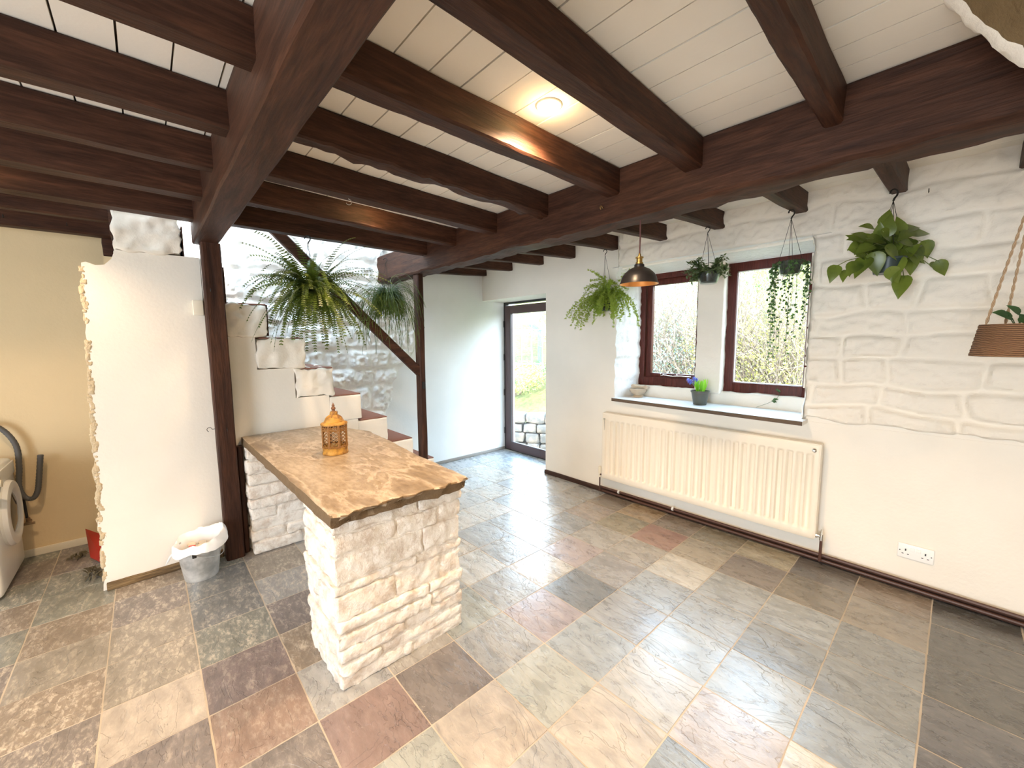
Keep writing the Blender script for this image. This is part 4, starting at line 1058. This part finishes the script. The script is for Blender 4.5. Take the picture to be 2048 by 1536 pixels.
def pothos():
    cx, cy, z0 = -.28, 2.86, 1.735; rn = R(14)
    e = empty('hanging_philodendron', (cx, cy, z0), 'hanging plant with large glossy heart-shaped green leaves at the upper right', 'plant')
    mb = MB(); mb.lathe(pot_prof(.07, .075, .055), (cx,cy,z0), 28); mb.build('pot', mat('dark_teal_pot', (.012,.03,.03), .35), e)
    mb = MB(); f = s_hook(mb, (cx,cy-.0,2.150), .018, .0045, (.7,.7)); wires(mb, f, (cx,cy,z0+.07), .065, 4); mb.build('hanger', M_IRON, e)
    mb = MB(); lf = MB()
    heart = [(-.10,.35),(0,.78),(.14,1.),(.34,.98),(.55,.74),(.76,.40),(.90,.16),(1.,0)]
    rx = Vector((.671,.741,0)); ry = Vector((-.741,.671,0))     # across / away from the window corner
    # leaves: (across, up from pot rim, towards room, length, direction across, direction up)
    LV = [(-.30,-.03,.02,.085,-.25,-1),(-.25,-.05,.0,.06,-.2,-.9),(-.21,.10,.0,.055,-.6,.5),(-.15,.08,.05,.07,-.9,-.4),(-.10,.16,.02,.07,-.8,.2),(-.03,.17,.03,.085,.3,.9),(-.01,.09,.08,.11,-.8,.1),
          (.06,.15,.0,.10,.9,.2),(.12,.13,.02,.11,1,.1),(.22,.09,.02,.085,.3,-1),(.17,.06,.04,.09,.6,-.7),(.27,-.03,.03,.08,1,-.3),(.31,-.02,.0,.08,.5,-1),(.13,-.09,.06,.11,-.25,-1),(.10,.0,.10,.12,-.2,-1),
          (-.08,.0,.10,.11,-.5,-.8),(-.14,-.02,.07,.09,-.7,-.7),(-.02,.02,.13,.11,.2,-.9),(.04,.05,.12,.10,.7,-.5),(-.05,.06,.12,.09,-.7,-.3),(.0,.12,.06,.10,.1,.5),(-.19,-.01,.03,.075,-.3,-1),(.06,-.05,.10,.09,.6,-.8),(.09,.09,.08,.10,.8,-.2),(-.1,.1,.08,.08,-.6,.3)]
    for k in range(55):
        LV.append((rn.uniform(-.14,.16), rn.uniform(-.03,.14), rn.uniform(-.05,.10), rn.uniform(.06,.09), rn.uniform(-1,1), rn.uniform(-.8,.7)))
    rim = Vector((cx,cy,z0+.065))
    for (ax, up, fr, L, da, du) in LV:
        t = rim + rx*ax*.86 - ry*0 + Vector((0,0,up)) + Vector((-.2,-.98,0))*fr
        if t.y > 3.0: t.y = 3.0 - (t.y-3.0)
        d = rx*da + Vector((0,0,du)) + Vector((0,-.12,0)); d.normalize()
        nn = Vector((.25,-.75,.62)) if abs(du) < .8 else Vector((.3*rn.uniform(-1,1),-1,.25))
        s = rim + Vector((rn.uniform(-.03,.03), rn.uniform(-.03,.03), 0)); mid = s.lerp(t, .5) + Vector((0,0,.035))
        mb.tube([s, s.lerp(mid,.6)+Vector((0,0,.012)), mid, t.lerp(mid,.4)+Vector((0,0,.01)), t, t + d*L*.1], .0018, 5, False)
        leaf(lf, t, d, nn, L, L*.72, .22, heart, .18)
    mb.build('stems', L_POT, e); lf.build('foliage', L_POT, e, angle=60)
pothos()

def basket():
    cx, cy, z0, h = .135, 2.30, 1.335, .115; rn = R(15)
    e = empty('hanging_basket', (cx, cy, z0), 'brown woven jute basket planter on twisted ropes at the right edge', 'basket')
    mj = mat('woven_jute', (.30,.17,.08), .85); v = coords(mj, (1,1,1))
    w = nd(mj, 'ShaderNodeTexWave', wave_type='BANDS', bands_direction='Z'); w.inputs['Scale'].default_value = 45; w.inputs['Distortion'].default_value = 3.; w.inputs['Detail'].default_value = 3
    ln(mj, v, w.inputs['Vector']); basecol(mj, ramp(mj, w.outputs['Fac'], [(.2, (.11,.055,.025)), (.8, (.30,.165,.085))])); bump(mj, w.outputs['Fac'], .8, .006)
    # tapered round basket, coils
    prof = [(0,0)]
    n = 16
    for i in range(n+1):
        z = h*i/n; r = .112 - .018*z/h + (.0018 if i % 2 else 0); prof.append((r, z))
    prof += [(.088, h), (.096, .006), (0, .006)]
    mb = MB(); mb.lathe(prof, (cx,cy,z0), 44); mb.build('basket_body', mj, e)
    rope = mat('jute_rope', (.40,.27,.16), .9)
    apex = Vector((cx, cy, 1.93))
    mb = MB()
    for k in range(4):
        a = .35 + PI/2*k; b = Vector((cx+.085*math.cos(a), cy+.085*math.sin(a), z0+h-.01)); ax = (b-apex).normalized(); s = ax.orthogonal().normalized(); t = ax.cross(s)
        for ph in (0, PI):
            pts = []
            for i in range(61):
                q = apex.lerp(b, i/60); A = i*.9+ph; pts.append(q + (s*math.cos(A)+t*math.sin(A))*.0024)
            mb.tube(pts, .0024, 5)
    mb.tube([apex, (cx, cy, 2.02), (cx, cy, 2.12)], .005, 6)
    mb.build('rope', rope, e)
    mb = MB(); mb.lathe([(0,.095),(.088,.095)], (cx,cy,z0), 24); mb.build('soil', mat('soil_dark', (.04,.03,.02), .9), e)
    mb = MB()
    heart = [(0,.5),(.15,.9),(.35,1.),(.6,.74),(.85,.35),(1.,0)]
    for (ax, up, da, du, L) in ((-.03,.035,-.9,.4,.06),(-.005,.05,-.6,.5,.05),(.02,.035,.9,.2,.06),(.05,.04,.8,.3,.06),(.0,.02,.5,.6,.04),(.04,.02,-.5,.4,.05),(-.05,.05,-1,.2,.045)):
        p = Vector((cx + .67*ax, cy + .74*ax - .02, z0+h+up-.015)); d = Vector((.67*da, .74*da, du)); leaf(mb, p, d, Vector((.3,-.8,.6)), L, L*.6, .2, heart)
        mb.tube([(cx,cy,z0+.09), p], .0015, 4)
    mb.build('foliage', L_IVY, e)
basket()

# ------------------------------------------------------------------ on the sill
def mortar():
    cx, cy, z0 = -1.905, 3.245, .9005
    m = painted_stone('marble', (.56,.46,.34), .4, 50, .3); e = empty('mortar_bowl', (cx,cy,z0), 'small veined marble mortar bowl at the left end of the window sill', 'mortar')
    mb = MB(); mb.lathe([(r*1.3, z*1.15) for r, z in [(0,0),(.034,0),(.036,.004),(.033,.010),(.026,.014),(.028,.018),(.042,.028),(.052,.044),(.055,.052),(.054,.058),(.057,.060),(.057,.066),(.052,.067),(.046,.050),(.03,.03),(0,.026)]], (cx,cy,z0), 36); mb.build('bowl', m, e)
    mb = MB(); d = Vector((.80,.10,-.02)).normalized(); p = Vector((cx-.066,cy-.010,z0+.094))
    L = [(0,.004),(.006,.014),(.018,.018),(.032,.016),(.046,.010),(.075,.008),(.092,.0085),(.096,.013),(.106,.017),(.117,.014),(.122,.003)]
    mb.tube([p+d*a*1.3 for a, _ in L], [r*1.15 for _, r in L], 14)
    tag(mb.build('pestle', m, base=p), 'marble pestle lying across the mortar bowl', 'pestle')
mortar()
def hyacinth():
    cx, cy, z0 = -1.335, 3.185, .9005; rn = R(19)
    e = empty('potted_hyacinth', (cx,cy,z0), 'small grey-green pot with blue hyacinth flowers on the window sill', 'plant')
    mb = MB(); mb.lathe([(0,0),(.046,0),(.048,.003),(.064,.096),(.069,.097),(.070,.110),(.064,.110),(.062,.098),(.045,.006),(0,.006)], (cx,cy,z0), 36); mb.build('pot', mat('grey_green_pot', (.085,.085,.065), .3), e)
    mb = MB(); mb.lathe([(0,.092),(.060,.092)], (cx,cy,z0), 20); mb.build('soil', mat('soil_brown', (.05,.035,.02), .9), e)
    mb = MB(); st_ = [(0,.5),(.3,.9),(.6,1.),(.85,.6),(1.,0)]
    for k in range(15):
        a = rn.uniform(0,2*PI); tl = rn.uniform(.08,.5); p = Vector((cx+.02*math.cos(a), cy+.02*math.sin(a), z0+.085)); d = Vector((math.cos(a)*tl, math.sin(a)*tl, 1)); leaf(mb, p, d, Vector((math.cos(a), math.sin(a), .1)), rn.uniform(.09,.14), .022, .35, st_, .12)
    mb.build('leaves', L_HYA, e)
    for (dx, dy, hz, tx) in ((-.025,-.02,.165,-.35),(-.062,-.02,.15,-.75)):
        p0 = Vector((cx-.005,cy,z0+.085)); p1 = Vector((cx+dx,cy+dy,z0+hz+.02)); mb = MB(); mb.tube([p0, p0.lerp(p1,.5)+Vector((0,0,.01)), p1], .003, 6); stm = mb.build('flower_stem', L_HYA, e)
        mb = MB()
        for k in range(16):
            t = k/15; c = p1 + Vector((tx*.03*t,0,.035*t-.01)); a = k*2.4
            for q in range(6):
                b = a + q*PI/3; o = Vector((math.cos(a),math.sin(a),.1)); u = (o*.9 + Vector((math.cos(b)*.5,math.sin(b)*.3,math.sin(b)*.6))).normalized(); leaf(mb, c+o*.008, u, Vector((0,0,1)), .020, .0065, .1)
        mb.build('flower', M_BLUE, stm)
hyacinth()
mb = MB(); mb.tube([(-.86,3.34,1.055),(-.84,3.335,1.01),(-.855,3.30,.975),(-.90,3.28,.945),(-.96,3.25,.915)], .0012, 5)
rn = R(2)
for p in ((-.85,3.335,1.04),(-.855,3.30,.98),(-.86,3.295,.965)):
    for k in range(4): leaf(mb, Vector(p), (rn.uniform(-1,1),rn.uniform(-1,0),rn.uniform(-.6,.6)), (0,-1,.3), .018, .014)
tag(mb.build('ivy_sprig', L_IVY, base=(-.96,3.25,.915)), 'thin dried ivy sprig lying against the foot of the right window', 'sprig')

# ------------------------------------------------------------------ garden outside
def sm(a, b, x):
    t = min(max((x-a)/(b-a), 0), 1); return t*t*(3-2*t)
def gz(x, y):
    d = math.hypot(x, y); s = sm(-11, -6.5, x)
    gentle = -.45 if d < 7.15 else -.45 + .50*sm(7.15, 7.3, d) + .035*(d-7.3) + .42*max(0, d-21)
    steep = -.45 + .46*max(0, y-7.) 
    return gentle*(1-s) + steep*s + .10*fbm(x*.5, y*.5)
def garden():
    m = mat('grass_bank', (.3,.4,.1), .9, spec=.1); v = coords(m); n1 = noise_tex(m, v, .7, 6, .7); n2 = noise_tex(m, v, 9, 8, .75)
    c = ramp(m, n1, [(.3, (.13,.18,.07)), (.5, (.26,.27,.10)), (.7, (.30,.25,.13))]); basecol(m, mixc(m, ramp(m, n2, [(.35,(.8,.8,.8)),(.6,(0,0,0))]), c, (.35,.35,.32), 'MULTIPLY')); bump(m, n2, 1., .2)
    mb = MB(); nx, ny = 90, 80; vs = []
    for j in range(ny+1):
        for i in range(nx+1):
            x = -34 + 46*i/nx; y = 3.62 + 34*(j/ny)**1.6; vs.append((x, y, gz(x, y)))
    mb.add(vs, [(j*(nx+1)+i, j*(nx+1)+i+1, (j+1)*(nx+1)+i+1, (j+1)*(nx+1)+i) for j in range(ny) for i in range(nx)])
    tag(mb.build('garden_bank', m), kind='structure')
garden()
def dirn(px):   # horizontal direction through the door opening
    return Vector((-.737+px*.671, .667+px*.741, 0)).normalized()
# dry stone wall outside the door
gw = MB(); rn = R(31); msd = painted_stone('garden_stone', (.13,.115,.10), .9, 12, .5)
c0 = Vector((-6.55,3.85,0)); c1 = Vector((-2.2,6.6,0)); dd = (c1-c0).normalized(); nn = Vector((-dd.y, dd.x, 0)); LW = (c1-c0).length
z = -.5
while z < .06:
    h = rn.uniform(.12,.19); u = -.3
    while u < LW:
        w = rn.uniform(.18,.42); a = c0 + dd*(u+.006); q = rn.uniform(-.02,.02)
        def warp(p, a=a, q=q): return a + dd*p.x + nn*(p.y+q) + Vector((0,0,p.z))
        gw.rbox(0, w-.012, 0, .3, z+.006, z+h-.006, .035, .02, .06, 6, rn.random()*90, warp); u += w
    z += h
tag(gw.build('garden_wall', msd, base=c0, angle=60), 'low dry stone garden wall seen through the glazed door', 'wall')
# small greenhouse
gd = (Vector((-.737, .667, 0)) + Vector((.671,.741,0))*.022).normalized(); gc = gd*18 ; gc.z = gz(gc.x, gc.y)
gr = empty('greenhouse', gc, 'small aluminium greenhouse on the bank beyond the garden door', 'greenhouse')
ax = Vector((.671,.741,0)).normalized(); ay = Vector((-.741,.671,0)).normalized(); mal = mat('green_aluminium', (.25,.55,.50), .4, .3)
mb = MB(); gl = MB(); W2, D2, H1, H2 = .85, 1.3, 1.45, 2.05
def G(a, b, z): return gc + ax*a + ay*b + Vector((0,0,z))
for b in (-D2, 0, D2):
    mb.tube([G(-W2,b,-.1), G(-W2,b,H1), G(0,b,H2), G(W2,b,H1), G(W2,b,-.1)], .025, 4)
for (a, z) in ((-W2,.05),(W2,.05),(-W2,H1),(W2,H1),(0,H2),(-W2,.75),(W2,.75)): mb.tube([G(a,-D2,z), G(a,D2,z)], .022, 4)
for a in (-.42,0,.42): mb.tube([G(a,-D2,0), G(a,-D2,H1+.3)], .018, 4)
mb.tube([G(-W2,-D2,.05), G(W2,-D2,.05)], .03, 4); mb.tube([G(-W2,-D2,H1), G(W2,-D2,H1)], .02, 4)
mb.build('frame', mal, gr)
gl.add([G(-W2,-D2,0),G(W2,-D2,0),G(W2,-D2,H1),G(0,-D2,H2),G(-W2,-D2,H1)], [(0,1,2,3,4)]); gl.add([G(W2,-D2,0),G(W2,D2,0),G(W2,D2,H1),G(W2,-D2,H1)], [(0,1,2,3)])
gl.add([G(W2,-D2,H1),G(W2,D2,H1),G(0,D2,H2),G(0,-D2,H2)], [(0,1,2,3)]); gl.add([G(-W2,-D2,H1),G(-W2,D2,H1),G(0,D2,H2),G(0,-D2,H2)], [(0,1,2,3)])
gl.build('glazing', glass('greenhouse_glass', (.75,.92,.9)), gr, smooth=False)

def shrub(x, y, r, h, seed, a, b, label, n=1500, s=.05, name='garden_shrub'):
    rn = R(seed); z = gz(x, y)
    e = empty(name, (x, y, z), label, 'shrub', 'shrubs on the garden bank')
    mb = MB(); st_ = MB()
    for k in range(9):
        q = rn.uniform(0,2*PI); st_.tube([(x,y,z-.1), (x+r*.4*math.cos(q), y+r*.4*math.sin(q), z+h*.5), (x+r*.8*math.cos(q), y+r*.8*math.sin(q), z+h*.9)], [.03,.02,.006], 4)
    st_.build('stems', mat('bark', (.18,.13,.09), .9), e)
    for k in range(n):
        u = Vector((rn.gauss(0,1), rn.gauss(0,1), rn.gauss(0,1))).normalized(); q = rn.uniform(.55,1.)
        p = Vector((x+u.x*r*q, y+u.y*r*q, z+h*.5+u.z*h*.5*q)); leaf(mb, p, (rn.uniform(-1,1),rn.uniform(-1,1),rn.uniform(-.6,1)), (rn.uniform(-1,1),rn.uniform(-1,1),1), s*rn.uniform(.8,1.6), s*.7, .2, [(0,0),(.4,1),(1,0)])
    mb.build('foliage', leafmat('shrub_leaf', a, b), e, smooth=False)
YG = ((.24,.27,.06),(.42,.40,.11)); DG = ((.07,.13,.06),(.16,.25,.10)); BG = ((.14,.24,.19),(.26,.36,.29))
k = 0
for (x, y, r, h, c, lab) in [
    (-8.2,7.6,.9,1.0,YG,'low yellow-green shrub above the garden wall, left part of the door view'), (-7.0,8.4,.8,.8,DG,'low green shrub above the garden wall, right part of the door view'),
    (-17.5,13.5,1.8,2.4,YG,'yellow-green hedge shrub behind the greenhouse, left'), (-14.5,16.5,1.9,2.6,YG,'yellow-green hedge shrub behind the greenhouse, right'), (-12.0,15.5,1.6,2.2,YG,'bushy yellow-green shrub at the right of the door view'),
    (-7.4,11.4,1.3,1.8,BG,'pale green shrub low behind the left window'), (-5.9,12.2,1.3,1.6,BG,'pale green shrub at the middle of the left window'), (-4.9,13.,1.2,1.6,DG,'green shrub seen at the lower left of the right window'),
    (-4.0,14.5,1.5,2.2,YG,'yellow shrub filling the middle of the right window'), (-2.9,15.5,1.6,2.4,YG,'yellow shrub at the right of the right window'), (-6.8,15.5,1.7,2.4,YG,'yellow shrub high behind the left window')]:
    shrub(x, y, r, h, 100+k, c[0], c[1], lab, 1500, .06); k += 1
def tree(x, y, h, seed, label, dens=1.):
    rn = R(seed); z = gz(x, y); e = empty('bare_tree', (x,y,z), label, 'tree', 'bare trees on the garden bank'); mb = MB()
    def br(p, d, L, r, lv):
        n = 5; path = [p.copy()]
        for i in range(n):
            p = p + d*L/n; d = (d + Vector((rn.uniform(-.16,.16), rn.uniform(-.16,.16), rn.uniform(-.02,.12)))).normalized(); path.append(p.copy())
        mb.tube(path, [r*(1-.55*i/n) for i in range(n+1)], 5 if lv < 2 else 3, False)
        if lv < 4:
            for k in range(3 if lv else 5):
                i = rn.randint(2, n); a = rn.uniform(0, 2*PI); dd_ = (d + Vector((math.cos(a), math.sin(a), rn.uniform(-.1,.6)))*.75).normalized(); br(path[i], dd_, L*rn.uniform(.55,.75), r*.42, lv+1)
    br(Vector((x,y,z-.1)), Vector((rn.uniform(-.1,.1), rn.uniform(-.1,.1), 1)).normalized(), h*.42, .06, 0)
    mb.build('branches', mat('tree_bark', (.22,.18,.15), .9), e)
for i, (x, y, h, lab) in enumerate([(-6.9,9.6,5.,'bare thin tree behind the left window, left side'), (-5.3,9.8,5.,'bare thin tree behind the left window, right side'), (-4.2,10.4,5.,'bare thin tree behind the right window, left side'),
        (-3.2,10.6,5.,'bare thin tree behind the right window, centre'), (-2.4,11.4,5.,'bare thin tree behind the right window, right side'), (-14.,14.,4.5,'bare thin tree beside the greenhouse in the door view')]):
    tree(x, y, h, 300+i, lab)

def thicket(x0, x1, y, h, seed, n, col, label):
    rn = R(seed); zc = gz((x0+x1)/2, y); e = empty('bramble_thicket', ((x0+x1)/2, y, zc), label, 'shrub', 'twiggy thickets behind the windows'); mb = MB(); lf = MB()
    for k in range(n):
        x = rn.uniform(x0, x1); yy = y + rn.uniform(-.5,.5); p = Vector((x, yy, gz(x, yy)-.05)); d = Vector((rn.uniform(-.5,.5), rn.uniform(-.4,.4), 1)).normalized(); L = h*rn.uniform(.5,1.1); path = [p]; m_ = 8
        for i in range(m_):
            p = p + d*L/m_; d = (d + Vector((rn.uniform(-.28,.28), rn.uniform(-.2,.2), rn.uniform(-.12,.04)))).normalized(); path.append(p)
            if rn.random() < .75:
                b = (d + Vector((rn.uniform(-1,1), rn.uniform(-.6,.6), rn.uniform(-.3,.6)))).normalized(); mb.tube([p, p+b*L*.13, p+b*L*.25+Vector((0,0,-.02))], .004, 3, False)
            for q in range(4):
                c = p + Vector((rn.uniform(-.16,.16), rn.uniform(-.16,.16), rn.uniform(-.14,.14))); leaf(lf, c, (rn.uniform(-1,1),rn.uniform(-1,1),rn.uniform(-1,1)), (rn.uniform(-1,1),rn.uniform(-1,1),1), .05, .03, .2, [(0,0),(.4,1),(1,0)])
        mb.tube(path, [.007*(1-.6*i/m_) for i in range(m_+1)], 4, False)
    mb.build('twigs', mat('twig_bark', (.17,.13,.10), .9), e); lf.build('foliage', leafmat('thicket_leaf', *col), e, smooth=False)
thicket(-5.6, -3.7, 8.3, 2.6, 71, 330, ((.16,.27,.24),(.30,.42,.38)), 'pale green twiggy thicket filling the view through the left window')
thicket(-3.5, -1.6, 8.3, 2.6, 72, 330, ((.30,.30,.07),(.50,.47,.14)), 'yellow-green twiggy thicket filling the view through the right window')
# ------------------------------------------------------------------ light
w = bpy.data.worlds.new('sky'); bpy.context.scene.world = w; w.use_nodes = True; nt = w.node_tree
bg = nt.nodes['Background']; bg.inputs[1].default_value = 7.5
tc = nt.nodes.new('ShaderNodeTexCoord'); sp = nt.nodes.new('ShaderNodeSeparateXYZ'); rp = nt.nodes.new('ShaderNodeValToRGB')
nt.links.new(tc.outputs['Generated'], sp.inputs[0]); nt.links.new(sp.outputs['Z'], rp.inputs[0]); nt.links.new(rp.outputs[0], bg.inputs[0])
e = rp.color_ramp.elements; e[0].position = 0.; e[0].color = (.86,.93,1,1); e[1].position = .8; e[1].color = (.50,.74,1,1)
sun = bpy.data.lights.new('sun', 'SUN'); sun.energy = 9.; sun.angle = math.radians(3); sun.color = (1,.95,.85)
so = bpy.data.objects.new('sun', sun); C.objects.link(so)
so.rotation_euler = Vector((-.55,.45,-.62)).to_track_quat('-Z','Y').to_euler()
def portal(loc, rot, sx, sy):
    l = bpy.data.lights.new('daylight_portal', 'AREA'); l.shape = 'RECTANGLE'; l.size = sx; l.size_y = sy; l.cycles.is_portal = True
    o = bpy.data.objects.new('daylight_portal', l); C.objects.link(o); o.location = loc; o.rotation_euler = rot
portal((-1.65,3.47,1.5), (-PI/2,0,0), .6, 1.1); portal((-.95,3.47,1.5), (-PI/2,0,0), .65, 1.1)
portal((-3.35,3.50,.95), (-PI/2,0,0), 1.0, 1.9); portal((-3.5,.22,3.88), (0,0,0), .9, .8)
portal((-.2,-3.82,1.05), (PI/2,0,0), 2.0, 2.1)

sc = bpy.context.scene
sc.view_settings.view_transform = 'Standard'; sc.view_settings.look = 'None'; sc.view_settings.gamma = 1.; sc.view_settings.use_curve_mapping = False
sc.view_settings.exposure = 1.28
sc.cycles.max_bounces = 10; sc.cycles.diffuse_bounces = 6; sc.cycles.transparent_max_bounces = 16; sc.cycles.sample_clamp_indirect = 8
sc.cycles.use_denoising = True
